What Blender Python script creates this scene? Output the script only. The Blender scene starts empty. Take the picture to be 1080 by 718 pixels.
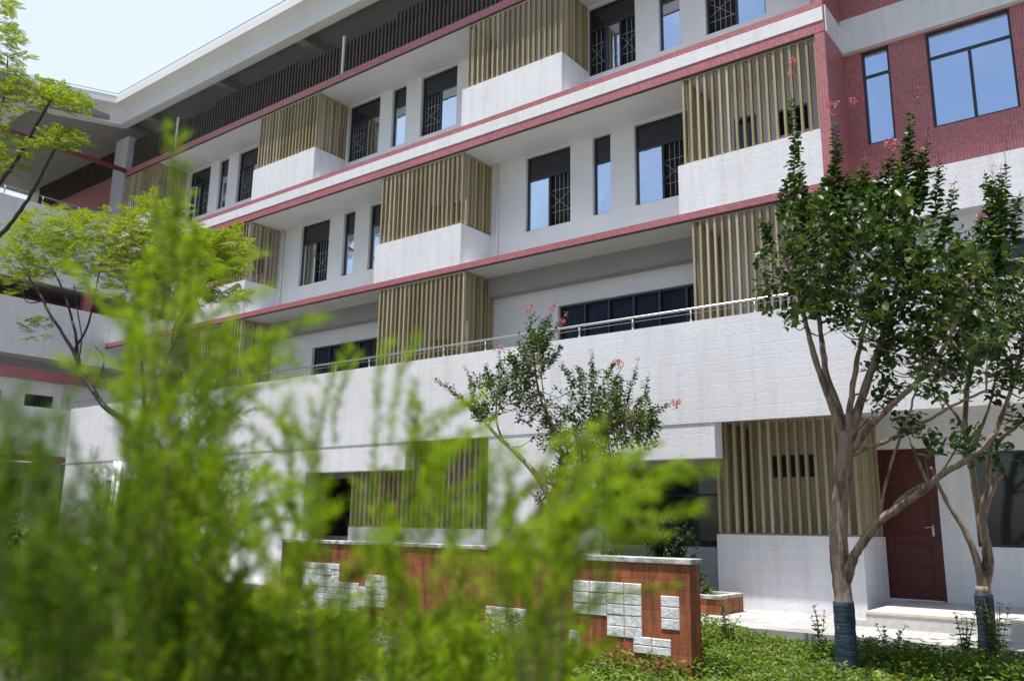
import bpy, math, random
import numpy as np
from mathutils import Vector, Matrix

random.seed(7)
rng = np.random.default_rng(11)
sc = bpy.context.scene
col = sc.collection

# ------------------------------------------------------------------ camera
EYE = np.array([0.0, 0.0, 1.5])
FOC, YAW, PITCH, ROLL = 891.17, math.radians(-37.462), math.radians(12.221), math.radians(0.844)
_fw = np.array([math.sin(YAW) * math.cos(PITCH), math.cos(YAW) * math.cos(PITCH), math.sin(PITCH)])
_r0 = np.array([math.cos(YAW), -math.sin(YAW), 0.0])
_u0 = np.cross(_r0, _fw)
_r = _r0 * math.cos(ROLL) + _u0 * math.sin(ROLL)
_u = -_r0 * math.sin(ROLL) + _u0 * math.cos(ROLL)
cd = bpy.data.cameras.new('camera')
cam = bpy.data.objects.new('camera', cd)
col.objects.link(cam)
cam.matrix_world = Matrix(((_r[0], _u[0], -_fw[0], EYE[0]), (_r[1], _u[1], -_fw[1], EYE[1]),
                           (_r[2], _u[2], -_fw[2], EYE[2]), (0, 0, 0, 1)))
cd.sensor_width = 36.0
cd.lens = FOC / 1080 * 36
cd.clip_end = 2000
cd.clip_start = 0.05
cd.dof.use_dof = True
cd.dof.focus_distance = 12.5
cd.dof.aperture_fstop = 1.6
sc.camera = cam

# ------------------------------------------------------------------ sky, sun, exposure
SUN_EL = math.radians(78.5)
SUN_AZ = (-0.10, -1.0)
w = bpy.data.worlds.new('World')
sc.world = w
w.use_nodes = True
nt = w.node_tree
nt.nodes.clear()
wo = nt.nodes.new('ShaderNodeOutputWorld')
bg = nt.nodes.new('ShaderNodeBackground')
sky = nt.nodes.new('ShaderNodeTexSky')
sky.sky_type = 'NISHITA'
sky.sun_disc = False
sky.sun_elevation = SUN_EL
sky.sun_rotation = math.radians(185)
sky.air_density = 1.0
sky.dust_density = 1.5
sky.ozone_density = 1.5
# a bank of thin white cloud over the far (north-west) side, clear blue elsewhere
tc = nt.nodes.new('ShaderNodeTexCoord')
dt = nt.nodes.new('ShaderNodeVectorMath'); dt.operation = 'DOT_PRODUCT'
dt.inputs[1].default_value = (-0.62, 0.66, 0.42)
nz = nt.nodes.new('ShaderNodeTexNoise'); nz.inputs['Scale'].default_value = 2.2
nz.inputs['Detail'].default_value = 6
ad = nt.nodes.new('ShaderNodeMath'); ad.operation = 'MULTIPLY_ADD'
ad.inputs[1].default_value = 0.35
mr = nt.nodes.new('ShaderNodeMapRange'); mr.interpolation_type = 'SMOOTHSTEP'
mr.inputs[1].default_value = -0.05; mr.inputs[2].default_value = 0.85
mr.inputs[4].default_value = 0.92
mx = nt.nodes.new('ShaderNodeMix'); mx.data_type = 'RGBA'
mx.inputs[7].default_value = (5.9, 6.7, 7.4, 1)
L = nt.links.new
L(tc.outputs['Generated'], dt.inputs[0]); L(tc.outputs['Generated'], nz.inputs['Vector'])
L(nz.outputs['Fac'], ad.inputs[0]); L(dt.outputs['Value'], ad.inputs[2])
L(ad.outputs[0], mr.inputs[0]); L(mr.outputs[0], mx.inputs[0])
nz2 = nt.nodes.new('ShaderNodeTexNoise'); nz2.inputs['Scale'].default_value = 3.2; nz2.inputs['Detail'].default_value = 7
nz2.inputs['Roughness'].default_value = 0.62
mr2 = nt.nodes.new('ShaderNodeMapRange'); mr2.interpolation_type = 'SMOOTHSTEP'
mr2.inputs[1].default_value = 0.42; mr2.inputs[2].default_value = 0.75; mr2.inputs[4].default_value = 0.45
mx2 = nt.nodes.new('ShaderNodeMix'); mx2.data_type = 'RGBA'; mx2.inputs[7].default_value = (6.0, 6.6, 7.2, 1)
L(tc.outputs['Generated'], nz2.inputs['Vector']); L(nz2.outputs['Fac'], mr2.inputs[0]); L(mr2.outputs[0], mx2.inputs[0])
L(sky.outputs[0], mx2.inputs[6]); L(mx2.outputs[2], mx.inputs[6]); L(mx.outputs[2], bg.inputs[0])
bg.inputs[1].default_value = 0.095
L(bg.outputs[0], wo.inputs[0])

sd = bpy.data.lights.new('sun', 'SUN')
sun = bpy.data.objects.new('sun', sd)
col.objects.link(sun)
sd.energy = 5.0
sd.angle = math.radians(0.5)
sd.color = (1.0, 0.95, 0.925)
_h = Vector((SUN_AZ[0], SUN_AZ[1], 0)).normalized() * math.cos(SUN_EL)
sun.rotation_euler = Vector((_h.x, _h.y, math.sin(SUN_EL))).to_track_quat('Z', 'Y').to_euler()
sun.location = (0, 0, 40)

sc.view_settings.view_transform = 'Standard'
sc.view_settings.look = 'None'
sc.view_settings.exposure = 0.62
sc.view_settings.gamma = 1
sc.view_settings.use_curve_mapping = False
sc.render.engine = 'CYCLES'
sc.cycles.use_denoising = True
sc.cycles.max_bounces = 8
sc.cycles.diffuse_bounces = 4
sc.cycles.transparent_max_bounces = 8


# ------------------------------------------------------------------ helpers
def ray(px, py):
    return _fw * FOC + _r * (px - 540.0) - _u * (py - 359.0)


def at(px, py, Y):
    """where the line of sight through a photo pixel meets the plane y = Y"""
    d = ray(px, py)
    return EYE + d / d[1] * Y


def at_dist(px, py, dist):
    d = ray(px, py)
    return EYE + d / np.linalg.norm(d) * dist


class MB:
    def __init__(s):
        s.v, s.f, s.m = [], [], []

    def quad(s, a, b, c, d, m=0):
        i = len(s.v)
        s.v += [tuple(a), tuple(b), tuple(c), tuple(d)]
        s.f.append((i, i + 1, i + 2, i + 3)); s.m.append(m)

    def box(s, x0, x1, y0, y1, z0, z1, m=0):
        i = len(s.v)
        s.v += [(x0, y0, z0), (x1, y0, z0), (x1, y1, z0), (x0, y1, z0), (x0, y0, z1), (x1, y0, z1), (x1, y1, z1), (x0, y1, z1)]
        for f in ((0, 3, 2, 1), (4, 5, 6, 7), (0, 1, 5, 4), (1, 2, 6, 5), (2, 3, 7, 6), (3, 0, 4, 7)):
            s.f.append(tuple(i + k for k in f)); s.m.append(m)
        return s

    def tube(s, pts, rad, n=7, m=0, cap=True):
        pts = [Vector(p) for p in pts]
        if not hasattr(rad, '__len__'):
            rad = [rad] * len(pts)
        base = len(s.v)
        prev = None
        for k, p in enumerate(pts):
            t = (pts[min(k + 1, len(pts) - 1)] - pts[max(k - 1, 0)])
            t.normalize()
            if prev is None:
                a = Vector((1, 0, 0)) if abs(t.x) < 0.8 else Vector((0, 1, 0))
                u = t.cross(a).normalized()
            else:
                u = (prev - t * prev.dot(t)).normalized()
            prev = u
            v = t.cross(u)
            for j in range(n):
                an = 2 * math.pi * j / n
                s.v.append(tuple(p + (u * math.cos(an) + v * math.sin(an)) * rad[k]))
        for k in range(len(pts) - 1):
            for j in range(n):
                j2 = (j + 1) % n
                s.f.append((base + k * n + j, base + k * n + j2, base + (k + 1) * n + j2, base + (k + 1) * n + j)); s.m.append(m)
        if cap:
            s.f.append(tuple(base + j for j in reversed(range(n)))); s.m.append(m)
            s.f.append(tuple(base + (len(pts) - 1) * n + j for j in range(n))); s.m.append(m)
        return s

    def build(s, name, mats, parent=None, smooth=False, bevel=0.0):
        me = bpy.data.meshes.new(name)
        me.from_pydata(s.v, [], s.f)
        if not isinstance(mats, (list, tuple)):
            mats = [mats]
        for mt in mats:
            me.materials.append(mt)
        me.polygons.foreach_set('material_index', s.m)
        if smooth:
            me.polygons.foreach_set('use_smooth', [True] * len(s.f))
        me.update()
        o = bpy.data.objects.new(name, me)
        col.objects.link(o)
        if parent is not None:
            o.parent = parent
            o.matrix_parent_inverse = Matrix.Translation(-Vector(parent_origin(parent)))
        if bevel:
            b = o.modifiers.new('edge', 'BEVEL'); b.width = bevel; b.segments = 2
        return o


def parent_origin(p):
    t = Vector((0, 0, 0))
    while p is not None:
        t += Vector(p.location)
        p = p.parent
        if p is not None:
            break
    return t


def tag(o, label=None, cat=None, group=None, kind=None):
    if label: o['label'] = label
    if cat: o['category'] = cat
    if group: o['group'] = group
    if kind: o['kind'] = kind
    return o


def thing(name, label, cat, loc=(0, 0, 0), group=None):
    o = bpy.data.objects.new(name, None)
    o.empty_display_size = 0.3
    o.location = loc
    col.objects.link(o)
    return tag(o, label, cat, group)


# ------------------------------------------------------------------ materials
def mat(name):
    m = bpy.data.materials.new(name)
    m.use_nodes = True
    n = m.node_tree
    return m, n, n.nodes['Principled BSDF']


def noise_node(n, vec, scale, detail=4, rough=0.55):
    t = n.nodes.new('ShaderNodeTexNoise')
    t.inputs['Scale'].default_value = scale
    t.inputs['Detail'].default_value = detail
    t.inputs['Roughness'].default_value = rough
    if vec is not None:
        n.links.new(vec, t.inputs['Vector'])
    return t.outputs['Fac']


def ramp(n, fac, stops):
    r = n.nodes.new('ShaderNodeValToRGB')
    e = r.color_ramp.elements
    while len(e) < len(stops):
        e.new(0.5)
    for k, (p, c) in enumerate(stops):
        e[k].position = p
        e[k].color = (*c, 1) if len(c) == 3 else c
    n.links.new(fac, r.inputs[0])
    return r.outputs[0]


def mixc(n, fac, a, b, mode='MIX'):
    x = n.nodes.new('ShaderNodeMix'); x.data_type = 'RGBA'; x.blend_type = mode
    for sock, val in ((0, fac), (6, a), (7, b)):
        if isinstance(val, (int, float)):
            x.inputs[sock].default_value = val
        elif isinstance(val, tuple):
            x.inputs[sock].default_value = (*val, 1)
        else:
            n.links.new(val, x.inputs[sock])
    return x.outputs[2]


def wall_uv(n):
    """(x + y, z) in metres so that courses run level on every wall"""
    g = n.nodes.new('ShaderNodeNewGeometry')
    s = n.nodes.new('ShaderNodeSeparateXYZ'); n.links.new(g.outputs['Position'], s.inputs[0])
    a = n.nodes.new('ShaderNodeMath'); a.operation = 'ADD'
    n.links.new(s.outputs[0], a.inputs[0]); n.links.new(s.outputs[1], a.inputs[1])
    c = n.nodes.new('ShaderNodeCombineXYZ')
    n.links.new(a.outputs[0], c.inputs[0]); n.links.new(s.outputs[2], c.inputs[1])
    return c.outputs[0], g.outputs['Position']


def bump(n, b, height, strength, dist=0.02):
    k = n.nodes.new('ShaderNodeBump')
    k.inputs['Strength'].default_value = strength
    k.inputs['Distance'].default_value = dist
    n.links.new(height, k.inputs['Height'])
    n.links.new(k.outputs[0], b.inputs['Normal'])


def brick(n, vec, wdt, hgt, mortar, c1, c2, cm, off=0.5, smooth=0.1):
    t = n.nodes.new('ShaderNodeTexBrick')
    t.offset = off
    n.links.new(vec, t.inputs['Vector'])
    t.inputs['Scale'].default_value = 1
    t.inputs['Brick Width'].default_value = wdt
    t.inputs['Row Height'].default_value = hgt
    t.inputs['Mortar Size'].default_value = mortar
    t.inputs['Mortar Smooth'].default_value = smooth
    t.inputs['Color1'].default_value = (*c1, 1)
    t.inputs['Color2'].default_value = (*c2, 1)
    t.inputs['Mortar'].default_value = (*cm, 1)
    return t


def white_wall_material():
    m, n, b = mat('white_split_face_paint')
    uv, pos = wall_uv(n)
    # slightly wavy courses
    wob = n.nodes.new('ShaderNodeTexNoise'); wob.inputs['Scale'].default_value = 1.3
    n.links.new(pos, wob.inputs['Vector'])
    off = n.nodes.new('ShaderNodeVectorMath'); off.operation = 'MULTIPLY_ADD'
    off.inputs[1].default_value = (0.03, 0.03, 0)
    n.links.new(wob.outputs['Color'], off.inputs[0]); n.links.new(uv, off.inputs[2])
    t = brick(n, off.outputs[0], 0.92, 0.205, 0.006, (0.79, 0.785, 0.815), (0.765, 0.76, 0.79), (0.72, 0.715, 0.745), smooth=0.4)
    big = noise_node(n, pos, 0.8, 3)
    gap = ramp(n, noise_node(n, pos, 2.7, 3), [(0.46, (0, 0, 0)), (0.6, (1, 1, 1))])
    base = mixc(n, gap, mixc(n, 0.25, (0.78, 0.775, 0.805), t.outputs['Color']), t.outputs['Color'])
    stain = ramp(n, big, [(0.3, (0.93, 0.925, 0.91)), (0.62, (1, 1, 1))])
    colr = mixc(n, 1.0, base, stain, 'MULTIPLY')
    # rain streaks
    mp = n.nodes.new('ShaderNodeMapping'); mp.inputs['Scale'].default_value = (5, 0.35, 1)
    n.links.new(uv, mp.inputs[0])
    streak = ramp(n, noise_node(n, mp.outputs[0], 1.0, 5, 0.65), [(0.35, (0.86, 0.85, 0.83)), (0.52, (1, 1, 1))])
    colr = mixc(n, 0.6, colr, mixc(n, 1.0, colr, streak, 'MULTIPLY'))
    speck = ramp(n, noise_node(n, pos, 38, 5, 0.8), [(0.36, (0.86, 0.86, 0.87)), (0.50, (1.02, 1.02, 1.02))])
    colr = mixc(n, 1.0, colr, speck, 'MULTIPLY')
    n.links.new(colr, b.inputs['Base Color'])
    b.inputs['Roughness'].default_value = 0.75
    rg = noise_node(n, pos, 16, 8, 0.75)
    h = n.nodes.new('ShaderNodeMath'); h.operation = 'MULTIPLY_ADD'
    h.inputs[1].default_value = 0.55
    inv = n.nodes.new('ShaderNodeMath'); inv.operation = 'SUBTRACT'; inv.inputs[0].default_value = 1
    n.links.new(t.outputs['Fac'], inv.inputs[1])
    soft = n.nodes.new('ShaderNodeMath'); soft.operation = 'MULTIPLY'; soft.inputs[1].default_value = 0.22
    n.links.new(inv.outputs[0], soft.inputs[0])
    n.links.new(rg, h.inputs[0]); n.links.new(soft.outputs[0], h.inputs[2])
    bump(n, b, h.outputs[0], 0.8, 0.014)
    return m


def plain_material(name, c, rough=0.7, var=0.08, scale=1.5, metallic=0.0, bumpy=0.0, spec=None):
    m, n, b = mat(name)
    g = n.nodes.new('ShaderNodeNewGeometry')
    f = noise_node(n, g.outputs['Position'], scale, 5)
    lo = tuple(x * (1 - var) for x in c); hi = tuple(min(1, x * (1 + var)) for x in c)
    n.links.new(ramp(n, f, [(0.3, lo), (0.7, hi)]), b.inputs['Base Color'])
    b.inputs['Roughness'].default_value = rough
    b.inputs['Metallic'].default_value = metallic
    if spec is not None:
        b.inputs['Specular IOR Level'].default_value = spec
    if bumpy:
        bump(n, b, noise_node(n, g.outputs['Position'], 25, 5), bumpy, 0.01)
    return m


def tile_material():
    m, n, b = mat('rose_mosaic_tile')
    uv, pos = wall_uv(n)
    t = brick(n, uv, 0.052, 0.052, 0.0035, (0.43, 0.135, 0.145), (0.34, 0.098, 0.112), (0.50, 0.26, 0.27), 0.0)
    f = noise_node(n, pos, 22, 2)
    v = ramp(n, f, [(0.35, (0.86, 0.84, 0.86)), (0.68, (1.12, 1.1, 1.1))])
    big = ramp(n, noise_node(n, pos, 0.9, 3), [(0.3, (0.92, 0.9, 0.9)), (0.7, (1.04, 1.04, 1.04))])
    n.links.new(mixc(n, 1.0, mixc(n, 1.0, t.outputs['Color'], v, 'MULTIPLY'), big, 'MULTIPLY'), b.inputs['Base Color'])
    b.inputs['Roughness'].default_value = 0.42
    inv = n.nodes.new('ShaderNodeMath'); inv.operation = 'SUBTRACT'; inv.inputs[0].default_value = 1
    n.links.new(t.outputs['Fac'], inv.inputs[1])
    bump(n, b, inv.outputs[0], 0.35, 0.004)
    return m


def red_brick_material():
    m, n, b = mat('red_brick')
    uv, pos = wall_uv(n)
    t = brick(n, uv, 0.24, 0.105, 0.006, (0.42, 0.125, 0.040), (0.29, 0.075, 0.026), (0.22, 0.10, 0.06), 0.5)
    mp = n.nodes.new('ShaderNodeMapping'); mp.inputs['Scale'].default_value = (9, 0.8, 1)
    n.links.new(uv, mp.inputs[0])
    streak = ramp(n, noise_node(n, mp.outputs[0], 1.0, 5, 0.7), [(0.38, (0.20, 0.18, 0.17)), (0.58, (1, 1, 1))])
    c = mixc(n, 0.75, t.outputs['Color'], mixc(n, 1.0, t.outputs['Color'], streak, 'MULTIPLY'))
    n.links.new(c, b.inputs['Base Color'])
    b.inputs['Roughness'].default_value = 0.75
    inv = n.nodes.new('ShaderNodeMath'); inv.operation = 'SUBTRACT'; inv.inputs[0].default_value = 1
    n.links.new(t.outputs['Fac'], inv.inputs[1])
    bump(n, b, inv.outputs[0], 0.5, 0.006)
    return m


def stone_block_material():
    m, n, b = mat('white_rock_face_block')
    uv, pos = wall_uv(n)
    mp = n.nodes.new('ShaderNodeMapping'); mp.inputs['Scale'].default_value = (8, 1.5, 1)
    n.links.new(uv, mp.inputs[0])
    streak = ramp(n, noise_node(n, mp.outputs[0], 1.2, 6, 0.7), [(0.28, (0.26, 0.26, 0.25)), (0.42, (0.62, 0.62, 0.61)), (0.6, (0.80, 0.80, 0.79))])
    n.links.new(streak, b.inputs['Base Color'])
    b.inputs['Roughness'].default_value = 0.8
    bump(n, b, noise_node(n, pos, 14, 8, 0.7), 0.7, 0.03)
    return m


def glass_material(name, tint, rough=0.03):
    m, n, b = mat(name)
    g = n.nodes.new('ShaderNodeNewGeometry')
    b.inputs['Base Color'].default_value = (*tint, 1)
    b.inputs['Metallic'].default_value = 1.0
    b.inputs['Roughness'].default_value = rough
    bump(n, b, noise_node(n, g.outputs['Position'], 1.3, 3), 0.05, 0.08)
    return m


def slat_material():
    m, n, b = mat('champagne_slat')
    oi = n.nodes.new('ShaderNodeNewGeometry')
    c = ramp(n, oi.outputs['Random Per Island'], [(0.0, (0.28, 0.22, 0.115)), (0.6, (0.40, 0.335, 0.20)), (1.0, (0.50, 0.435, 0.29))])
    mp = n.nodes.new('ShaderNodeMapping'); mp.inputs['Scale'].default_value = (30, 30, 1.2)
    n.links.new(oi.outputs['Position'], mp.inputs[0])
    gr = ramp(n, noise_node(n, mp.outputs[0], 1.0, 4), [(0.3, (0.85, 0.84, 0.8)), (0.7, (1.06, 1.06, 1.06))])
    n.links.new(mixc(n, 1.0, c, gr, 'MULTIPLY'), b.inputs['Base Color'])
    b.inputs['Roughness'].default_value = 0.5
    return m


def leaf_material(name, stops, trans=0.4, gloss=0.35, spec=0.3):
    m, n, b = mat(name)
    g = n.nodes.new('ShaderNodeNewGeometry')
    c = ramp(n, g.outputs['Random Per Island'], stops)
    n.links.new(c, b.inputs['Base Color'])
    b.inputs['Roughness'].default_value = gloss
    b.inputs['Specular IOR Level'].default_value = spec
    t = n.nodes.new('ShaderNodeBsdfTranslucent')
    warm = mixc(n, 1.0, c, (1.25, 1.25, 0.55), 'MULTIPLY')
    n.links.new(warm, t.inputs[0])
    ms = n.nodes.new('ShaderNodeMixShader'); ms.inputs[0].default_value = trans
    n.links.new(b.outputs[0], ms.inputs[1]); n.links.new(t.outputs[0], ms.inputs[2])
    n.links.new(ms.outputs[0], n.nodes['Material Output'].inputs[0])
    return m


def bark_material(name, stops, scale=(14, 14, 3.5)):
    m, n, b = mat(name)
    g = n.nodes.new('ShaderNodeNewGeometry')
    mp = n.nodes.new('ShaderNodeMapping'); mp.inputs['Scale'].default_value = scale
    n.links.new(g.outputs['Position'], mp.inputs[0])
    f = noise_node(n, mp.outputs[0], 1.0, 6, 0.65)
    n.links.new(ramp(n, f, stops), b.inputs['Base Color'])
    b.inputs['Roughness'].default_value = 0.8
    bump(n, b, f, 0.7, 0.02)
    return m


M = {}
M['white'] = white_wall_material()
M['render'] = plain_material('smooth_wall_render', (0.72, 0.72, 0.74), 0.8, 0.05, 1.1, bumpy=0.12)
M['plaster'] = plain_material('soffit_plaster', (0.66, 0.65, 0.655), 0.85, 0.05, 0.7, bumpy=0.05)
M['beam'] = plain_material('grey_beam_paint', (0.30, 0.295, 0.30), 0.85, 0.06, 0.8)
M['eave'] = plain_material('eave_paint', (0.74, 0.74, 0.745), 0.7, 0.04, 0.6)
M['beam2'] = plain_material('shaded_pillar_paint', (0.42, 0.42, 0.44), 0.85, 0.06, 0.8)  # shade on the white corner pillar, put into a greyer base colour
M['backing'] = plain_material('beige_screen_wall', (0.42, 0.36, 0.26), 0.8, 0.08, 3)
M['deck'] = plain_material('grey_deck_tile', (0.17, 0.165, 0.16), 0.8, 0.1, 3)
M['tile'] = tile_material()
M['trim'] = plain_material('dark_drip_trim', (0.05, 0.025, 0.025), 0.6)
M['gutter'] = plain_material('red_gutter_paint', (0.16, 0.03, 0.032), 0.5)
M['slat'] = slat_material()
M['slat_dark'] = plain_material('brown_terrace_slat', (0.075, 0.055, 0.04), 0.6, 0.2, 4)
M['frame'] = plain_material('anthracite_aluminium', (0.028, 0.034, 0.048), 0.4, 0.1)
M['glass'] = glass_material('blue_coated_glass', (0.70, 0.79, 0.91))
M['glass_dark'] = plain_material('dark_glass_and_shaded_transom', (0.012, 0.017, 0.026), 0.05, 0.1, 2, spec=0.75)  # dark panes; on transoms this colour replaces the mirrored soffit
M['void'] = plain_material('painted_dark_inside', (0.014, 0.014, 0.015), 0.9, 0.3, 2)  # near-black colour imitates the darkness inside rooms and vents
M['curtain'] = plain_material('navy_curtain', (0.02, 0.035, 0.06), 0.9, 0.2, 3)
M['steel'] = plain_material('stainless_steel', (0.46, 0.46, 0.45), 0.38, 0.04, 3, metallic=0.9)
M['grille'] = plain_material('white_grille_bar', (0.40, 0.40, 0.39), 0.45, 0.05)
M['pipe'] = plain_material('white_pvc_pipe', (0.7, 0.7, 0.69), 0.5, 0.05)
M['door'] = plain_material('maroon_door', (0.085, 0.010, 0.008), 0.5, 0.15, 3)
M['bronze'] = plain_material('dark_bronze', (0.05, 0.04, 0.035), 0.4, 0.1, metallic=0.7)
M['brick'] = red_brick_material()
M['block'] = stone_block_material()
M['cap'] = plain_material('weathered_cap_stone', (0.40, 0.39, 0.36), 0.85, 0.6, 9, bumpy=0.3)
def paving_material():
    m, n, b = mat('pale_paving_slabs')
    g = n.nodes.new('ShaderNodeNewGeometry')
    t = brick(n, g.outputs['Position'], 0.6, 0.3, 0.006, (0.43, 0.42, 0.40), (0.38, 0.37, 0.36), (0.20, 0.19, 0.18), 0.5)
    st = ramp(n, noise_node(n, g.outputs['Position'], 1.6, 7, 0.65), [(0.32, (0.62, 0.60, 0.57)), (0.55, (1, 1, 1)), (0.75, (1.08, 1.06, 1.04))])
    n.links.new(mixc(n, 1.0, t.outputs['Color'], st, 'MULTIPLY'), b.inputs['Base Color'])
    b.inputs['Roughness'].default_value = 0.8
    bump(n, b, noise_node(n, g.outputs['Position'], 30, 5), 0.15, 0.01)
    return m
M['paving'] = paving_material()
M['step'] = plain_material('granite_step', (0.52, 0.51, 0.49), 0.6, 0.12, 9)
M['nosing'] = plain_material('step_nosing', (0.66, 0.55, 0.42), 0.6, 0.08, 9)
M['bark'] = bark_material('peeling_bark', [(0.28, (0.055, 0.035, 0.024)), (0.44, (0.15, 0.10, 0.07)), (0.52, (0.30, 0.22, 0.16)), (0.60, (0.19, 0.13, 0.09)), (0.78, (0.40, 0.32, 0.25))], (9, 9, 2.2))
M['bark_dark'] = bark_material('dark_bark', [(0.25, (0.012, 0.010, 0.010)), (0.6, (0.045, 0.037, 0.032)), (0.85, (0.10, 0.085, 0.07))], (20, 20, 6))
M['twig'] = bark_material('green_twig', [(0.3, (0.10, 0.10, 0.035)), (0.7, (0.20, 0.15, 0.07))])
M['wrap'] = bark_material('blue_trunk_wrap', [(0.3, (0.004, 0.010, 0.018)), (0.55, (0.012, 0.035, 0.055)), (0.8, (0.03, 0.10, 0.13))], (3, 3, 45))
M['crepe_leaf'] = leaf_material('crepe_myrtle_leaf', [(0, (0.016, 0.042, 0.009)), (0.5, (0.036, 0.078, 0.016)), (0.85, (0.065, 0.125, 0.028)), (1, (0.15, 0.18, 0.045))], 0.25, 0.38)
M['fern_leaf'] = leaf_material('feathery_leaf', [(0, (0.08, 0.13, 0.006)), (0.5, (0.16, 0.23, 0.010)), (1, (0.27, 0.34, 0.025))], 0.45, 0.5)
M['plume'] = leaf_material('golden_plume_leaf', [(0, (0.05, 0.11, 0.004)), (0.3, (0.13, 0.24, 0.007)), (0.65, (0.26, 0.39, 0.010)), (0.97, (0.46, 0.56, 0.03)), (1, (0.30, 0.19, 0.08))], 0.45, 0.5, 0.08)
M['plume_dark'] = leaf_material('green_plume_leaf', [(0, (0.035, 0.085, 0.004)), (0.6, (0.09, 0.17, 0.008)), (1, (0.20, 0.30, 0.02))], 0.4, 0.5, 0.08)
M['weed'] = leaf_material('weed_leaf', [(0, (0.025, 0.05, 0.006)), (0.5, (0.08, 0.145, 0.014)), (0.96, (0.20, 0.28, 0.04)), (1.0, (0.30, 0.24, 0.06))], 0.4, 0.5)
M['hedge'] = leaf_material('dark_shrub_leaf', [(0, (0.012, 0.028, 0.010)), (0.6, (0.030, 0.055, 0.018)), (1, (0.06, 0.09, 0.03))], 0.2, 0.4)
M['bloom'] = leaf_material('pink_blossom', [(0, (0.40, 0.07, 0.14)), (0.6, (0.58, 0.17, 0.25)), (1, (0.72, 0.42, 0.45))], 0.3, 0.6)
M['pod'] = leaf_material('red_bud', [(0, (0.16, 0.035, 0.03)), (1, (0.34, 0.12, 0.08))], 0.2, 0.6)
M['yellow'] = leaf_material('yellow_flower', [(0, (0.55, 0.38, 0.02)), (1, (0.75, 0.55, 0.05))], 0.3, 0.6)

# ground sheet
def soil_material():
    m, n, b = mat('lawn_soil')
    g = n.nodes.new('ShaderNodeNewGeometry')
    f = noise_node(n, g.outputs['Position'], 3.0, 8, 0.7)
    n.links.new(ramp(n, f, [(0.3, (0.035, 0.032, 0.018)), (0.5, (0.055, 0.06, 0.022)), (0.7, (0.10, 0.095, 0.04))]), b.inputs['Base Color'])
    b.inputs['Roughness'].default_value = 0.95
    bump(n, b, noise_node(n, g.outputs['Position'], 30, 6), 0.8, 0.03)
    return m
M['soil'] = soil_material()

# ------------------------------------------------------------------ the setting
gm = MB()
gm.quad((-400, -400, 0), (400, -400, 0), (400, 400, 0), (-400, 400, 0))
tag(gm.build('ground', M['soil']), kind='structure')

FY, WY = 15.0, 16.2          # slab edge plane, window wall plane (upper storeys)
PY, GY, GW = 13.5, 14.1, 15.45   # walkway parapet, ground-floor front plane, ground-floor back wall
PAVE = 0.16
pm = MB()
pm.box(-60, 14, 11.6, 30, -0.3, PAVE)
tag(pm.build('pavement', M['paving']), kind='structure')
pm = MB()
pm.box(-40, 40, -24, -1.6, -0.2, 0.05)  # unseen paving added behind the camera to bounce neutral light onto the soffits
tag(pm.build('unseen_bounce_paving', M['paving']), kind='structure')

# ------------------------------------------------------------------ school building
XL, XR = -30.2, 7.0
bld = thing('school_building', 'long white school block with rose tile bands and slatted balcony boxes', 'building', (-13, 16.2, 0))
bld.location = (0, 0, 0)


def wall_with_holes(mb, x0, x1, z0, z1, holes, y, thick=0.22, m=0, back=False):
    xs = sorted({x0, x1, *[h[0] for h in holes], *[h[1] for h in holes]})
    zs = sorted({z0, z1, *[h[2] for h in holes], *[h[3] for h in holes]})
    xs = [x for x in xs if x0 <= x <= x1]; zs = [z for z in zs if z0 <= z <= z1]
    for a, b_ in zip(xs, xs[1:]):
        for c, d in zip(zs, zs[1:]):
            mx_, mz_ = (a + b_) / 2, (c + d) / 2
            if any(h[0] < mx_ < h[1] and h[2] < mz_ < h[3] for h in holes):
                continue
            mb.quad((a, y, c), (b_, y, c), (b_, y, d), (a, y, d), m)
            mb.quad((a, y + thick, c), (a, y + thick, d), (b_, y + thick, d), (b_, y + thick, c), m)
    for h in holes:
        a, b_, c, d = h
        if a > x0: mb.quad((a, y, c), (a, y, d), (a, y + thick, d), (a, y + thick, c), m)
        if b_ < x1: mb.quad((b_, y, c), (b_, y + thick, c), (b_, y + thick, d), (b_, y, d), m)
        if c > z0: mb.quad((a, y, c), (a, y + thick, c), (b_, y + thick, c), (b_, y, c), m)
        if d < z1: mb.quad((a, y, d), (b_, y, d), (b_, y + thick, d), (a, y + thick, d), m)
    zl = max([h[3] for h in holes if h[0] <= x0 and h[2] <= z0] + [z0]); zr = max([h[3] for h in holes if h[1] >= x1 and h[2] <= z0] + [z0])
    mb.quad((x0, y, zl), (x0, y, z1), (x0, y + thick, z1), (x0, y + thick, zl), m)
    mb.quad((x1, y, zr), (x1, y + thick, zr), (x1, y + thick, z1), (x1, y, z1), m)


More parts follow.
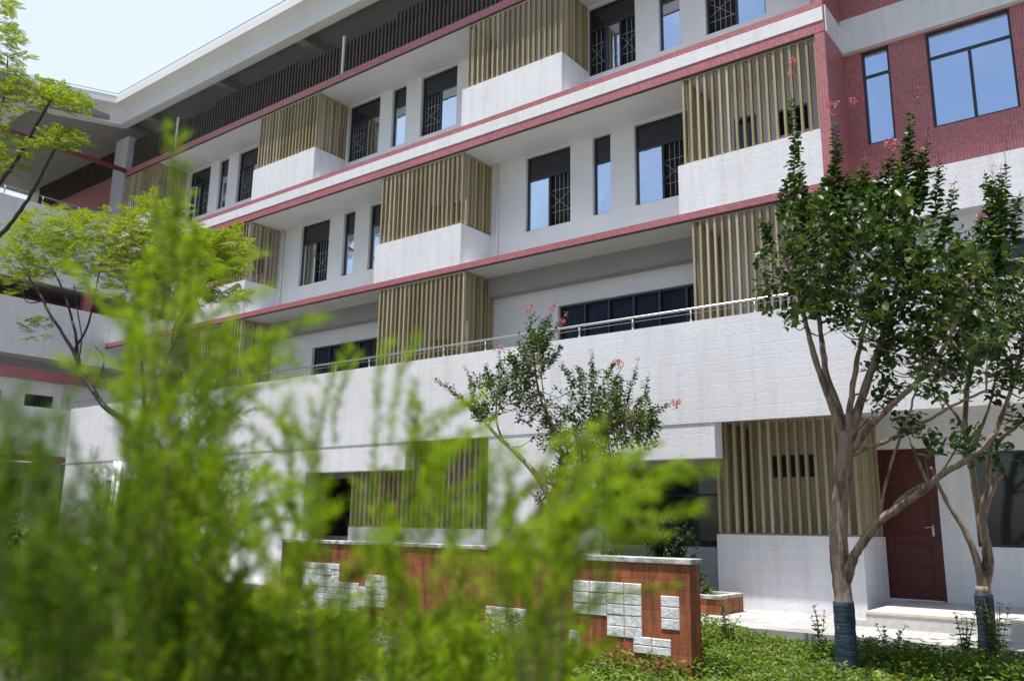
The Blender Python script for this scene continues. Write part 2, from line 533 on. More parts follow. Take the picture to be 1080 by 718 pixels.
def window(x0, x1, z0, z1, y, style, zt=None, parent=None, yd=0.09):
    """frame (the part) with panes, grille and dark interior as sub-parts; style per lower bay: g glass, o open with grille, d dark glass"""
    parent = parent or bld
    f = MB(); t = 0.045; ya, yb = y + yd, y + yd + 0.07
    f.box(x0, x0 + t, ya, yb, z0, z1); f.box(x1 - t, x1, ya, yb, z0, z1)
    f.box(x0 + t, x1 - t, ya, yb, z0, z0 + t); f.box(x0 + t, x1 - t, ya, yb, z1 - t, z1)
    top = z1 - t
    if zt:
        f.box(x0 + t, x1 - t, ya, yb, zt - t / 2, zt + t / 2); top = zt - t / 2
    n = len(style); wd = (x1 - x0 - 2 * t) / n
    for k in range(1, n):
        xm = x0 + t + wd * k
        f.box(xm - 0.026, xm + 0.026, ya - 0.004, yb - 0.004, z0 + t, top)
    fo = f.build('window', M['frame'], parent)
    # closed box behind; its near-black colour stands in for room shade
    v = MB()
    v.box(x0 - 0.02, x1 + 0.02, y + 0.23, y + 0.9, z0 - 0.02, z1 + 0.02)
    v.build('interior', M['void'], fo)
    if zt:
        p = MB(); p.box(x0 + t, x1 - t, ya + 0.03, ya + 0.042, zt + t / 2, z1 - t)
        p.build('pane', M['glass'] if (y == WY and yd < 0.08) else M['glass_dark'], fo)  # same glass as below; dark colour stands in for the shaded soffit reflection
    for k, s_ in enumerate(style):
        a = x0 + t + wd * k + (0.026 if k else 0); b_ = x0 + t + wd * (k + 1) - (0.026 if k < n - 1 else 0)
        if s_ in 'gd':
            p = MB(); p.box(a, b_, ya + 0.03, ya + 0.042, z0 + t, top)
            p.build('pane', M['glass'] if s_ == 'g' else M['glass_dark'], fo)
        elif s_ == 'c':
            p = MB()
            nn = max(4, int((b_ - a) / 0.07))
            for q in range(nn):
                xa = a + (b_ - a) * q / nn; xb = a + (b_ - a) * (q + 1) / nn; xm = (xa + xb) / 2
                yo = y + 0.205
                p.quad((xa, yo, z0 + t), (xm, yo - 0.03, z0 + t), (xm, yo - 0.03, top), (xa, yo, top))
                p.quad((xm, yo - 0.03, z0 + t), (xb, yo, z0 + t), (xb, yo, top), (xm, yo - 0.03, top))
            p.build('curtain', M['curtain'], fo)
        if s_ == 'o':
            g = MB(); r = 0.0065; yg = ya + 0.055
            nb = max(3, int(round((b_ - a) / 0.115)))
            for q in range(1, nb):
                xx = a + (b_ - a) * q / nb
                g.tube([(xx, yg, z0 + t), (xx, yg, top)], r, 5)
            for q in (0.3, 0.72):
                zz = z0 + (top - z0) * q
                g.tube([(a, yg + 0.016, zz), (b_, yg + 0.016, zz)], r, 5)
            g.tube([(a, yg - 0.016, z0 + t + (top - z0) * 0.35), (b_, yg - 0.016, z0 + t + (top - z0) * 0.62)], r * 0.8, 5)
            g.tube([(a, yg - 0.03, z0 + t + (top - z0) * 0.62), (b_, yg - 0.03, z0 + t + (top - z0) * 0.22)], r * 0.8, 5)
            g.build('security_grille', M['grille'], fo)
    return fo


# --- levels
ZB0, ZB1 = 7.53, 7.70                 # rose slab edge over the walkway storey
ZC0, ZC1, ZC2, ZC3 = 10.70, 10.95, 11.23, 11.37
ZD0, ZD1 = 14.22, 14.46
XC = -4.13                            # right edge of the rose corner pier

# floor slabs
s = MB(); s.box(XL, XC - 0.3, FY + 0.02, WY + 0.4, ZB0 + 0.004, ZB1 - 0.01); s.build('floor_slab', M['plaster'], bld)
s = MB(); s.box(XL, XC - 0.3, FY + 0.03, WY + 0.4, ZC0 + 0.004, ZC3 - 0.01); s.build('floor_slab', M['plaster'], bld)
s = MB(); s.box(XL, XC - 0.3, FY + 0.02, WY + 3.5, ZD0 + 0.004, ZD1 - 0.01); s.build('floor_slab', M['plaster'], bld)
# slab edge bands
def band(z0, z1, mt, name, y=FY, x1=XC):
    b_ = MB(); b_.box(XL + 0.01, x1, y - 0.02, y + 0.02, z0, z1); return b_.build(name, mt, bld)
band(ZB0 + 0.02, ZB1, M['tile'], 'tile_band')
band(ZC0 + 0.02, ZC1, M['tile'], 'tile_band', x1=XC + 0.003)
band(ZC1, ZC2, M['white'], 'white_band', FY - 0.012, XC - 0.01)
band(ZC2, ZC3, M['tile'], 'tile_band', x1=XC + 0.003)
band(ZD0 + 0.025, ZD1, M['tile'], 'tile_band')
for z in (ZB0, ZC0, ZD0):
    band(z - 0.012, z + 0.02, M['trim'], 'drip_edge', FY + 0.006, XC - 0.02)

BOX3 = [(-7.10, -4.31), (-16.05, -13.14), (-24.95, -21.97)]
BOX4 = [(-13.09, -10.14), (-21.86, -19.02), (-30.10, -27.9)]

# window openings of the upper storeys
W3 = []
for (a, st) in ((-12.05, 'go'), (-20.92, 'go')):
    W3 += [(a, a + 1.36, 8.66, 10.66, st, 10.04), (a + 2.0, a + 2.5, 8.66, 10.66, 'g', 10.0), (a + 3.14, a + 4.50, 8.66, 10.66, st, 10.04)]
W3 += [(-29.6, -28.24, 8.66, 10.66, 'go', 10.04), (-27.6, -27.1, 8.66, 10.66, 'g', 10.0), (-26.46, -25.1, 8.66, 10.66, 'go', 10.04)]
W4 = [(-10.17, -8.83, 12.3, 14.18, 'ogo', 13.6), (-8.2, -7.66, 12.3, 14.18, 'g', 13.6), (-7.03, -5.65, 12.3, 14.18, 'og', 13.6),
      (-18.96, -17.58, 12.3, 14.18, 'og', 13.6), (-17.06, -16.48, 12.3, 14.18, 'g', 13.6), (-15.87, -14.49, 12.3, 14.18, 'og', 13.6),
      (-27.75, -26.4, 12.3, 14.18, 'oo', 13.6), (-25.85, -25.3, 12.3, 14.18, 'g', 13.6), (-24.7, -23.3, 12.3, 14.18, 'og', 13.6)]
B3 = [h for (a, b_) in BOX3 for h in ((a + 0.62, a + 1.12, 8.3, 10.1), (a + 1.55, a + 2.2, 9.42, 10.0))]
B4 = [h for (a, b_) in BOX4 for h in ((a + 1.25, a + 1.8, 12.55, 12.98), (a + 0.2, a + 0.75, 11.9, 13.3), (a + 2.42, a + 2.8, 12.2, 13.55))]
m3 = MB(); wall_with_holes(m3, XL, XC, ZB1 - 0.01, ZC0 + 0.004, [h[:4] for h in W3] + B3, WY); m3.build('third_floor_wall', M['render'], bld)
m4 = MB(); wall_with_holes(m4, XL, XC, ZC3 - 0.01, ZD0 + 0.004, [h[:4] for h in W4] + B4, WY); m4.build('fourth_floor_wall', M['render'], bld)
for h in W3 + W4:
    window(h[0], h[1], h[2], h[3], WY, h[4], h[5])
for h in B3 + B4:
    if h[3] - h[2] > 0.6:
        window(h[0], h[1], h[2], h[3], WY, 'd')
    else:
        v = MB(); v.box(h[0], h[1], WY + 0.12, WY + 0.2, h[2], h[3])
        nl = 5
        for q in range(nl):
            zz = h[2] + (h[3] - h[2]) * (q + 0.5) / nl
            v.box(h[0], h[1], WY + 0.04, WY + 0.11, zz - 0.012, zz + 0.012)
        v.build('vent', M['void'], bld)


def slat_box(x0, x1, z0, z1, yf, yb, right=True, left=True, parent=None, pitch=0.157, mtl='slat'):
    s = MB(); th, dp = 0.046, 0.10
    n = int(round((x1 - x0 - th) / pitch))
    for k in range(n + 1):
        x = x0 + (x1 - x0 - th) * k / n
        j = random.uniform(-0.003, 0.003)
        s.box(x + j, x + th + j, yf + 0.012, yf + dp, z0 + 0.03, z1 - 0.04)
    s.box(x0, x1, yf + 0.02, yf + 0.06, z1 - 0.04, z1 - 0.002)
    s.box(x0, x1, yf + 0.02, yf + 0.06, z0, z0 + 0.03)
    ny = int(round((yb - yf - dp) / pitch))
    for side, x in ((right, x1), (left, x0)):
        if not side: continue
        for k in range(1, ny + 1):
            y = yf + dp + (yb - yf - dp - th) * k / ny - 0.02
            if x == x1: s.box(x - dp, x - 0.004, y, y + th, z0 + 0.03, z1 - 0.04)
            else: s.box(x + 0.004, x + dp, y, y + th, z0 + 0.03, z1 - 0.04)
        xa, xb = (x - 0.06, x - 0.02) if x == x1 else (x + 0.02, x + 0.06)
        s.box(xa, xb, yf + 0.06, yb, z1 - 0.04, z1 - 0.002)
        s.box(xa, xb, yf + 0.06, yb, z0, z0 + 0.03)
    return s.build('slat_screen', M[mtl], parent or bld)


for (a, b_) in BOX3:
    p = MB(); p.box(a - 0.13, b_ + 0.015, FY - 0.012, FY + 0.12, ZB1, 8.76); p.box(b_ - 0.105, b_ + 0.015, FY + 0.12, WY, ZB1, 8.76)
    p.box(a - 0.13, a - 0.01, FY + 0.12, WY, ZB1, 8.76)
    p.build('balcony_parapet', M['white'], bld)
    slat_box(a, b_, 8.76, ZC0 - 0.012, FY, WY)
for (a, b_) in BOX4:
    p = MB(); p.box(a - 0.13, b_ + 0.015, FY - 0.014, FY + 0.12, ZC3, 12.40); p.box(b_ - 0.105, b_ + 0.015, FY + 0.12, WY, ZC3, 12.40)
    p.box(a - 0.13, a - 0.01, FY + 0.12, WY, ZC3, 12.40)
    p.build('balcony_parapet', M['white'], bld)
    slat_box(a, b_, 12.40, ZD0 - 0.012, FY, WY)
# rain pipes on the window wall beside the boxes
for x, z0, z1 in ((-12.98, 7.72, 10.68), (-21.8, 7.72, 10.68), (-4.75, 11.4, 14.2), (-18.98 + 0.0, 11.4, 14.2)):
    p = MB(); p.tube([(x + 0.06, WY - 0.05, z0), (x + 0.06, WY - 0.05, z1)], 0.028, 8)
    for q in (0.25, 0.6, 0.9):
        zz = z0 + (z1 - z0) * q
        p.box(x + 0.02, x + 0.10, WY - 0.085, WY - 0.002, zz - 0.015, zz + 0.015)
    p.build('rain_pipe', M['pipe'], bld, True)

# --- walkway storey (second floor)
BOX2 = [(-6.98, -4.31), (-15.95, -12.99), (-24.95, -21.97)]
xs = [XL] + [v for (a, b_) in sorted(BOX2) for v in (a - 0.05, b_ + 0.02)]
segs = [(XL, BOX2[2][0] - 0.03), (BOX2[2][1] + 0.03, BOX2[1][0] - 0.03), (BOX2[1][1] + 0.03, BOX2[0][0] - 0.03)]
for (a, b_) in segs:
    bm_ = MB(); bm_.box(a, b_, 15.9, WY + 0.1, 7.05, ZB0 + 0.004); bm_.build('ceiling_beam', M['beam'], bld)
W2 = [(-11.04, -7.05, 4.3, 6.6), (-20.0, -16.1, 4.3, 6.6), (-29.0, -25.1, 4.3, 6.6)]
H2 = [h for (a, b_) in BOX2 for h in ((a + 0.85, a + 1.5, 3.7, 6.25), (a + 1.9, a + 2.3, 5.6, 6.25))]
m2 = MB(); wall_with_holes(m2, XL, XC, 3.43, ZB0 + 0.004, W2 + H2, WY, 0.22); m2.build('walkway_wall', M['render'], bld)
for h in W2:
    window(*h, WY, 'cccccc')
for h in H2:
    window(*h, WY, 'd')
for (a, b_) in BOX2:
    slat_box(a, b_, 3.75, ZB0 - 0.012, FY, WY)
# deck
d = MB(); d.box(XL, XR, PY + 0.13, WY, 3.32, 3.70); d.box(XL, XR, PY + 0.135, WY, 3.70, 3.72, 1); d.build('walkway_deck', [M['plaster'], M['deck']], bld)
pz0 = at(755.3, 444.6, PY)[2]; pz1 = at(660, 348.6, PY)[2]; pzr = at(660, 335.3, PY)[2]
p = MB(); p.box(XL + 1.2, XR, PY, PY + 0.13, pz0, pz1); p.build('walkway_parapet', M['white'], bld)
r = MB(); yr = PY + 0.065
r.tube([(XL + 1.3, yr, pzr), (XR, yr, pzr)], 0.024, 8)
r.tube([(XL + 1.3, yr + 0.02, pzr - 0.075), (XR, yr + 0.02, pzr - 0.075)], 0.007, 6)
x = XL + 1.4
while x < XR:
    r.tube([(x, yr, pz1 - 0.005), (x, yr, pzr)], 0.019, 6); x += 1.18
r.build('handrail', M['steel'], bld, True)

# --- rose corner pier and right wing front (on the window plane)
p = MB(); p.box(XC - 0.19, XC, FY - 0.016, WY, ZB1 - 0.15, 17.2); p.build('corner_pier', M['tile'], bld)
RW = [(-3.80, -3.29, 8.75, 10.72, 'g', 10.2), (-2.63, -1.23, 8.78, 10.72, 'gg', 10.2), (0.2, 1.6, 8.78, 10.72, 'gg', 10.2)]
rw = MB(); wall_with_holes(rw, XC, XR, 7.88, 14.6, [h[:4] for h in RW], WY); rw.build('rose_wall', M['tile'], bld)
for h in RW: window(h[0], h[1], h[2], h[3], WY, h[4], h[5], yd=0.05)
b_ = MB(); b_.box(XC + 0.002, XR, WY - 0.13, WY + 0.01, 10.74, 11.47)
b_.box(XC - 0.01, XC + 0.03, FY + 0.05, WY - 0.13, 10.74, 11.3); b_.build('white_band', M['white'], bld)
b_ = MB(); b_.box(XC + 0.002, XR, 15.9, WY + 0.1, 7.02, 7.9); b_.build('white_band', M['white'], bld)
RW2 = [(-2.6, 1.2, 4.4, 6.42)]
m2 = MB(); wall_with_holes(m2, XC, XR, 3.43, 7.03, RW2, WY, 0.22); m2.build('walkway_wall', M['render'], bld)
window(*RW2[0], WY, 'ddd')

# --- ground floor
FWY = PY + 0.014
fp = lambda x, y: at(x, y, FWY)
gp = lambda x, y: at(x, y, GY)
gbl, gbr = gp(755.3, 500)[0], gp(908, 500)[0]
gbr = gp(914.5, 630)[0]
zb = gp(800, 563.8)[2]                      # top of the white base
lin = fp(705, 484)[2]                       # underside of the lintel
bx2 = (gp(368, 551)[0], gp(515, 470)[0])    # second ground-floor box
bx3 = (bx2[0] - 8.2, gp(277, 485)[0])
SO = 3.33
fbl = fp(755.3, 500)[0]
fx2 = (fp(321, 520)[0], fp(515, 470)[0]); fx3 = (XL + 4.0, fp(277, 485)[0]); fx1 = fp(634, 500)[0]
for (wa, wb, hole) in ((XL + 1.25, fx3[1], (fx3[0], fx3[1] - 2.6, PAVE, lin)), (fx3[1], fx2[0], None), (fx2[0], fx2[1] - 2.35, (fx2[0], fx2[1] - 2.35, PAVE, lin)), (fx2[1], fbl, (fx1, fbl, PAVE, lin))):
    g = MB(); wall_with_holes(g, wa + 0.002, wb, PAVE, pz0 + 0.12, [hole] if hole else [], FWY, 0.3); g.build('ground_floor_front_wall', M['white'], bld)
for (a, b_) in (bx2, bx3, (gbl, gbr)):
    q = MB(); q.box(a - 0.02 if a == gbl else a + 0.003, b_, GY - 0.015, GY + 0.12, PAVE - 0.02, zb)
    q.box(b_ - 0.14, b_ - (0.0 if a == gbl else 0.004), GY + 0.12, GW, PAVE - 0.02, zb)
    q.build('balcony_parapet', M['white'], bld)
    slat_box(a + 0.01, b_ - 0.02, zb, SO - 0.002, GY, GW, right=True, left=True)
wl = [(gp(634, 500)[0] - 0.6, gbl + 0.35, 1.12, 2.62), (bx2[0] - 2.6, bx2[0] + 0.2, 1.12, 2.62), (XL + 3.4, bx3[0] + 0.1, 1.12, 2.62)]
dl, dr = at(929, 550, GW)[0] - 0.02, at(992, 550, GW)[0]
dz0, dz1 = at(970, 633, GW)[2], at(958, 473, GW)[2]
wr = (at(1030, 560, GW)[0], 2.2, at(1060, 577, GW)[2], 2.75)
q = MB(); q.box(gbl + 0.42, gbr - 0.16, GY + 0.62, GY + 0.72, zb - 0.02, SO - 0.003); q.build('screen_back_wall', M['backing'], bld)
q = MB(); va, vb = at(810, 490, GY + 0.6)[0], at(858, 490, GY + 0.6)[0]; vc, vd = at(830, 503, GY + 0.6)[2], at(830, 480, GY + 0.6)[2]
q.box(va, vb, GY + 0.60, GY + 0.618, vc, vd); q.build('vent', M['void'], bld)
vents = [(gbl + 0.85, gbl + 1.5, 2.45, 2.72), (gbl + 0.33, gbl + 0.75, 0.7, 2.7)]
vents += [(bx2[0] + 1.6, bx2[0] + 2.1, 2.3, 2.7), (bx3[0] + 1.6, bx3[0] + 2.1, 2.3, 2.7)]
g = MB(); wall_with_holes(g, XL, XR, PAVE - 0.02, SO, wl + [(dl, dr, dz0, dz1), wr] + vents, GW, 0.22)
g.build('ground_floor_back_wall', M['white'], bld)
for h in wl: window(*h, GW, 'dd', 2.1)
window(*wr, GW, 'ddd')
for h in vents: window(*h, GW, 'd')
# porch ceiling drop behind the parapet
# door
D = MB(); D.box(dl, dl + 0.05, GW + 0.02, GW + 0.12, dz0, dz1); D.box(dr - 0.05, dr, GW + 0.02, GW + 0.12, dz0, dz1)
D.box(dl + 0.05, dr - 0.05, GW + 0.02, GW + 0.12, dz1 - 0.05, dz1)
D.box(dl + 0.05, dr - 0.05, GW + 0.05, GW + 0.10, dz0 + 0.01, dz1 - 0.05)
wd = dr - dl; hh = dz1 - dz0
for (za, zb_) in ((0.07, 0.23), (0.27, 0.37), (0.43, 0.68), (0.72, 0.93)):
    a, b2, c, e = dl + 0.18 * wd, dr - 0.18 * wd, dz0 + za * hh, dz0 + zb_ * hh
    D.box(a, b2, GW + 0.026, GW + 0.052, c, c + 0.022); D.box(a, b2, GW + 0.026, GW + 0.052, e - 0.022, e)
    D.box(a, a + 0.022, GW + 0.026, GW + 0.052, c + 0.022, e - 0.022); D.box(b2 - 0.022, b2, GW + 0.026, GW + 0.052, c + 0.022, e - 0.022)
    D.box(a + 0.05, b2 - 0.05, GW + 0.042, GW + 0.052, c + 0.05, max(c + 0.055, e - 0.05))
do = D.build('door', M['door'], bld)
H = MB(); hx = dr - 0.13; hz = dz0 + hh * 0.455
H.box(hx - 0.018, hx + 0.018, GW + 0.035, GW + 0.05, hz - 0.09, hz + 0.08)
H.tube([(hx, GW + 0.05, hz + 0.05), (hx, GW - 0.01, hz + 0.05), (hx - 0.11, GW - 0.015, hz + 0.045)], 0.011, 6)
H.build('handle', M['steel'], do)
# landing and steps
lx0 = at(915, 645, 13.0)[0]
st = MB()
d_ = ray(980, 648.5); ly = d_[1] / d_[2] * (dz0 - 1.5); d_ = ray(980, 659); ly2 = d_[1] / d_[2] * (dz0 - 0.13 - 1.5)
lx0 = at(913, 645, ly)[0]
st.box(lx0, XR, ly, GW + 0.02, PAVE - 0.02, dz0 - 0.004)
st.box(lx0 - 0.15, XR, ly2, ly - 0.002, PAVE - 0.02, dz0 - 0.13)
st.box(lx0, XR, ly - 0.01, ly + 0.06, dz0 - 0.035, dz0, 1)
st.box(lx0 - 0.15, XR, ly2 - 0.01, ly2 + 0.06, dz0 - 0.165, dz0 - 0.126, 1)
st.build('porch_steps', [M['step'], M['nosing']], bld)

# --- roof terrace screen and eaves
ts = MB(); n_ = 0
x = XL + 0.2
while x < XC - 0.3:
    top = 15.56 if (int((x + 60) / 4.4) % 2) else 15.72
    ts.box(x, x + 0.05, FY + 0.10, FY + 0.18, ZD1 - 0.01, top); x += 0.15
ts.box(XL, XC - 0.3, FY + 0.185, FY + 0.23, 15.42, 15.48)
ts.build('terrace_slat_screen', M['slat_dark'], bld)
tw = MB(); tw.box(XL, XC, WY + 0.9, WY + 1.1, ZD1 - 0.01, 16.4); tw.build('terrace_wall', M['beam'], bld)
for x in np.arange(XL + 3.2, XC, 8.9):
    tp = MB(); tp.box(x, x + 0.07, FY + 0.03, FY + 0.09, ZD1 - 0.01, 15.75); tp.build('terrace_post', M['pipe'], bld)

EY = 14.25
# eave profile (y, z): two stepped white fascias with a cove between, grey soffit behind
eA = at(300, 3, EY)[2]; eB = at(300, 11.5, EY)[2]
EY2 = 14.62
eC = at(300, 28, EY2)[2]; eD = at(300, 42, EY2)[2]; EY3 = 14.95
prof = [(EY, eA), (EY, eB), (EY + 0.10, eB - 0.02), (EY2 - 0.10, eC + 0.10), (EY2, eC), (EY2, eD), (EY3, eD + 0.005), (EY3, eD + 0.30), (20.5, eD + 0.30), (20.5, eA + 0.1), (EY + 0.3, eA + 0.05)]
# corner of the eave: along X until xe, then turning toward the left wing
xe = at(123, 105, EY)[0]
dirw = np.array([-0.443, -0.896]); nw = np.array([0.896, -0.443])
half = np.array([0, -1.0]) + nw; half /= np.linalg.norm(half)
def eave_pts(o):
    """offset o behind the outer edge, at the bend"""
    k = o / abs(np.dot(half, np.array([0, -1.0])))
    return np.array([xe, EY]) - half * k
ev = MB()
rows = []
for (y, z) in prof:
    o = y - EY
    c = eave_pts(o); e = c + dirw * 16.0
    rows.append([(XR, y, z), (c[0], c[1], z), (e[0], e[1], z)])
for k in range(len(rows)):
    a, b2 = rows[k], rows[(k + 1) % len(rows)]
    mi = 1 if k in (6, 7) else 0
    for q in range(2):
        ev.quad(a[q], a[q + 1], b2[q + 1], b2[q], mi)
ev.quad(*[rows[k][0] for k in (0, 1, 9, 10)]); 
roof = ev.build('roof', [M['eave'], M['beam']], bld)
gt = MB()
c = eave_pts(-0.02); e = c + dirw * 16
gt.tube([(XR, EY + 0.02, eA + 0.09), (c[0], c[1] + 0.04, eA + 0.09)], 0.012, 5)
gt.tube([(c[0], c[1] + 0.04, eA + 0.09), (e[0], e[1], eA + 0.09)], 0.012, 5)
gt.build('lightning_wire', M['frame'], roof)
sb = MB()
for x in np.arange(XL + 1.0, XC, 4.45):
    sb.box(x, x + 0.35, EY3 + 0.003, 17.2, eD + 0.02, eD + 0.31)
sb.box(XL, XC, FY + 1.6, FY + 2.0, eD - 0.15, eD + 0.297)
sb.build('soffit_beam', M['beam'], bld)

# ------------------------------------------------------------------ left wing
wing = thing('side_building', 'pale wing of the school at far left, seen through the feathery foliage', 'building', (-32, 8, 0))
wing.location = (0, 0, 0)
wx = XL
def at_x(px, py, X):
    d = ray(px, py)
    return EYE + d / d[0] * X
z3t = at_x(60, 322, wx)[2]; z3b = 6.85; z4b = at_x(60, 301, wx)[2]
p = MB(); p.box(wx - 0.15, wx, 2.0, FY + 1.0, z4b, 12.2); p.build('parapet_wall', M['white'], wing)
p = MB(); p.box(wx - 0.15, wx, 2.0, FY + 1.0, z3b, z3t); p.build('parapet_wall', M['white'], wing)
p = MB(); p.box(wx - 2.6, wx - 2.4, 2.0, FY + 1.0, 7.0, 11.0); p.build('rose_wall', M['tile'], wing)
p = MB(); p.box(wx - 0.45, wx - 0.16, 14.1, 14.4, 7.0, 11.0); p.build('corridor_column', M['tile'], wing)
p = MB(); p.box(wx - 6, wx - 0.15, 2.0, FY + 1.0, 6.75, 7.0); p.build('floor_slab', M['beam'], wing)
p = MB(); p.box(wx - 6, wx - 0.16, 2.0, FY + 1.0, z4b, z4b + 0.2); p.build('floor_slab', M['beam'], wing)
p = MB(); p.tube([(wx - 0.06, 2, 12.52), (wx - 0.06, FY, 12.52)], 0.024, 6)
for y in np.arange(2.2, FY, 1.25):
    p.tube([(wx - 0.06, y, 12.19), (wx - 0.06, y, 12.52)], 0.018, 6)
p.build('handrail', M['steel'], wing, True)
# open top storey: rose back wall, dark louvres, ceiling
ty = FY + 1.0
tx0 = at(45, 203, ty)[0]; tz0 = at(90, 200.5, ty)[2]; tz1 = at(90, 180, ty)[2]
p = MB(); p.box(tx0, wx - 0.3, ty, ty + 0.2, 10.5, tz0); p.build('rose_wall', M['tile'], wing)
p = MB(); p.box(wx - 0.95, wx - 0.02, FY - 0.05, FY + 1.3, 11.2, 15.9); p.build('corner_pillar', M['beam2'], wing)
p = MB()
x = tx0
while x < wx - 1.0:
    p.box(x, x + 0.05, ty - 0.15, ty - 0.07, tz0 - 0.02, tz1 + 0.1); x += 0.14
p.box(tx0, wx - 1.0, ty - 0.06, ty, tz0 + 0.002, tz1 + 0.1)
p.build('louvre_screen', M['slat_dark'], wing)
cz = tz1 + 0.1
p = MB(); p.box(tx0 - 1.5, wx - 0.3, 3.0, ty + 0.8, cz, cz + 0.2); p.build('terrace_ceiling', M['beam'], wing)
p = MB(); p.box(tx0 - 1.5, wx - 0.4, FY - 3.6, FY - 3.2, cz - 0.35, cz - 0.002); p.build('ceiling_beam', M['eave'], wing)
p = MB(); p.box(tx0 - 1.5, tx0, ty, ty + 0.2, 10.5, cz); p.build('terrace_wall', M['white'], wing)
p = MB(); p.box(wx - 0.02, wx + 0.10, 3.0, FY - 0.05, 14.36, 14.50); p.build('red_gutter', M['gutter'], wing)
# lower storeys
p = MB(); p.box(wx - 0.1, wx + 0.02, 2.0, FY, 6.05, 6.4); p.build('tile_band', M['tile'], wing)
lw = MB()
hs = [(y, y + 0.95, 5.15, 5.6) for y in (9.2, 10.9, 12.6)]
xs_ = MB()
for (a, b_, c, e) in hs: pass
# wall on the plane x = wx - 0.3, built from strips round its windows
def side_wall(mb, x, y0, y1, z0, z1, holes, th=0.2):
    ys = sorted({y0, y1, *[h[0] for h in holes], *[h[1] for h in holes]}); zs = sorted({z0, z1, *[h[2] for h in holes], *[h[3] for h in holes]})
    for a, b2 in zip(ys, ys[1:]):
        for c, e in zip(zs, zs[1:]):
            if any(h[0] < (a + b2) / 2 < h[1] and h[2] < (c + e) / 2 < h[3] for h in holes): continue
            mb.box(x - th, x, a, b2, c, e)
def side_window(x, h, n=2):
    f = MB(); y0, y1, z0, z1 = h; t = 0.05
    f.box(x - 0.12, x - 0.06, y0, y0 + t, z0, z1); f.box(x - 0.12, x - 0.06, y1 - t, y1, z0, z1)
    f.box(x - 0.12, x - 0.06, y0 + t, y1 - t, z0, z0 + t); f.box(x - 0.12, x - 0.06, y0 + t, y1 - t, z1 - t, z1)
    fo = f.build('window', M['frame'], wing)
    g_ = MB(); g_.box(x - 0.10, x - 0.085, y0 + t, y1 - t, z0 + t, z1 - t); g_.build('pane', M['glass_dark'], fo)
side_wall(lw, wx - 0.3, 2, 16, 3.4, 6.06, hs); lw.build('second_floor_wall', M['white'], wing)
for h in hs: side_window(wx - 0.3, h)
lg = MB(); hs2 = [(y, y + 0.62, 1.2, 2.75) for y in (8.2, 9.25, 10.3, 11.35, 12.4)]
side_wall(lg, wx - 0.5, 2, 16, 0.1, 3.3, hs2); lg.build('ground_floor_wall', M['white'], wing)
for h in hs2: side_window(wx - 0.5, h)
p = MB(); p.box(wx + 1.05, wx + 1.2, 2.0, PY + 0.13, 3.45, 5.0); p.build('walkway_parapet', M['white'], wing)
p = MB(); p.box(wx - 0.5, wx + 1.05, 2.0, PY, 3.35, 3.6); p.build('walkway_deck', M['beam'], wing)
p = MB(); p.box(wx + 1.02, wx + 1.24, 2.0, PY + 0.1, 3.25, 3.42); p.build('red_gutter', M['gutter'], wing)
p = MB(); p.box(wx + 0.4, wx + 1.0, PY - 0.6, PY, 0.1, 3.3); p.build('column', M['beam'], wing)
p = MB()
for dx in (0, 0.28):
    xx = at(118, 520, FWY - 0.1)[0] + dx
    p.tube([(xx, FWY - 0.09, 0.3), (xx, FWY - 0.09, 3.2)], 0.06, 8)
p.build('rain_pipe', M['pipe'], bld, True)
p = MB(); p.box(wx - 7, wx - 0.02, 16.25, 16.45, 0.1, 10.9); p.build('end_wall', M['white'], wing)
p = MB(); p.tube([(wx - 0.2, 13.9, 3.5), (wx - 0.2, 13.9, 6.0)], 0.05, 8); p.build('rain_pipe', M['pipe'], wing, True)


# ------------------------------------------------------------------ brick walls and planters
def garden_wall(label, y, zc, px0, px1, blocks, px_y):
    """free-standing brick wall parallel to the building; blocks: photo rectangles of white stone"""
    x0 = at(px0, px_y, y)[0]; x1 = at(px1, px_y, y)[0]
    t = thing('garden_wall', label, 'wall', ((x0 + x1) / 2, y + 0.11, 0), 'red brick walls with white stone blocks')
    w_ = MB(); w_.box(x0, x1, y, y + 0.24, -0.05, zc - 0.055); w_.build('brick_wall', M['brick'], t)
    c_ = MB(); c_.box(x0 - 0.01, x1 + 0.025, y - 0.02, y + 0.26, zc - 0.055, zc); c_.build('cap', M['cap'], t, bevel=0.006)
    for (a, b_, c, e) in blocks:
        s_ = MB()
        xa, xb = at(a, (c + e) / 2, y)[0], at(b_, (c + e) / 2, y)[0]
        za, zb_ = at((a + b_) / 2, e, y)[2], at((a + b_) / 2, c, y)[2]
        nr = max(1, int(round((zb_ - za) / 0.105))); nc = max(1, int(round((xb - xa) / 0.21)))
        for i in range(nr):
            for j in range(nc):
                u0, u1 = xa + (xb - xa) * j / nc + 0.003, xa + (xb - xa) * (j + 1) / nc - 0.003
                v0, v1 = za + (zb_ - za) * i / nr + 0.003, za + (zb_ - za) * (i + 1) / nr - 0.003
                dd = 0.005 + random.random() * 0.008
                # pillow-faced stone
                k0 = len(s_.v)
                s_.v += [(u0, y + 0.001, v0), (u1, y + 0.001, v0), (u1, y + 0.001, v1), (u0, y + 0.001, v1)]
                ins = 0.006
                s_.v += [(u0 + ins, y - dd, v0 + ins), (u1 - ins, y - dd * random.uniform(0.7, 1.2), v0 + ins), (u1 - ins, y - dd, v1 - ins), (u0 + ins, y - dd * random.uniform(0.7, 1.2), v1 - ins)]
                for f in ((4, 5, 6, 7), (0, 1, 5, 4), (1, 2, 6, 5), (2, 3, 7, 6), (3, 0, 4, 7)):
                    s_.f.append(tuple(k0 + i_ for i_ in f)); s_.m.append(0)
        s_.build('stone_panel', M['block'], t)
    return t


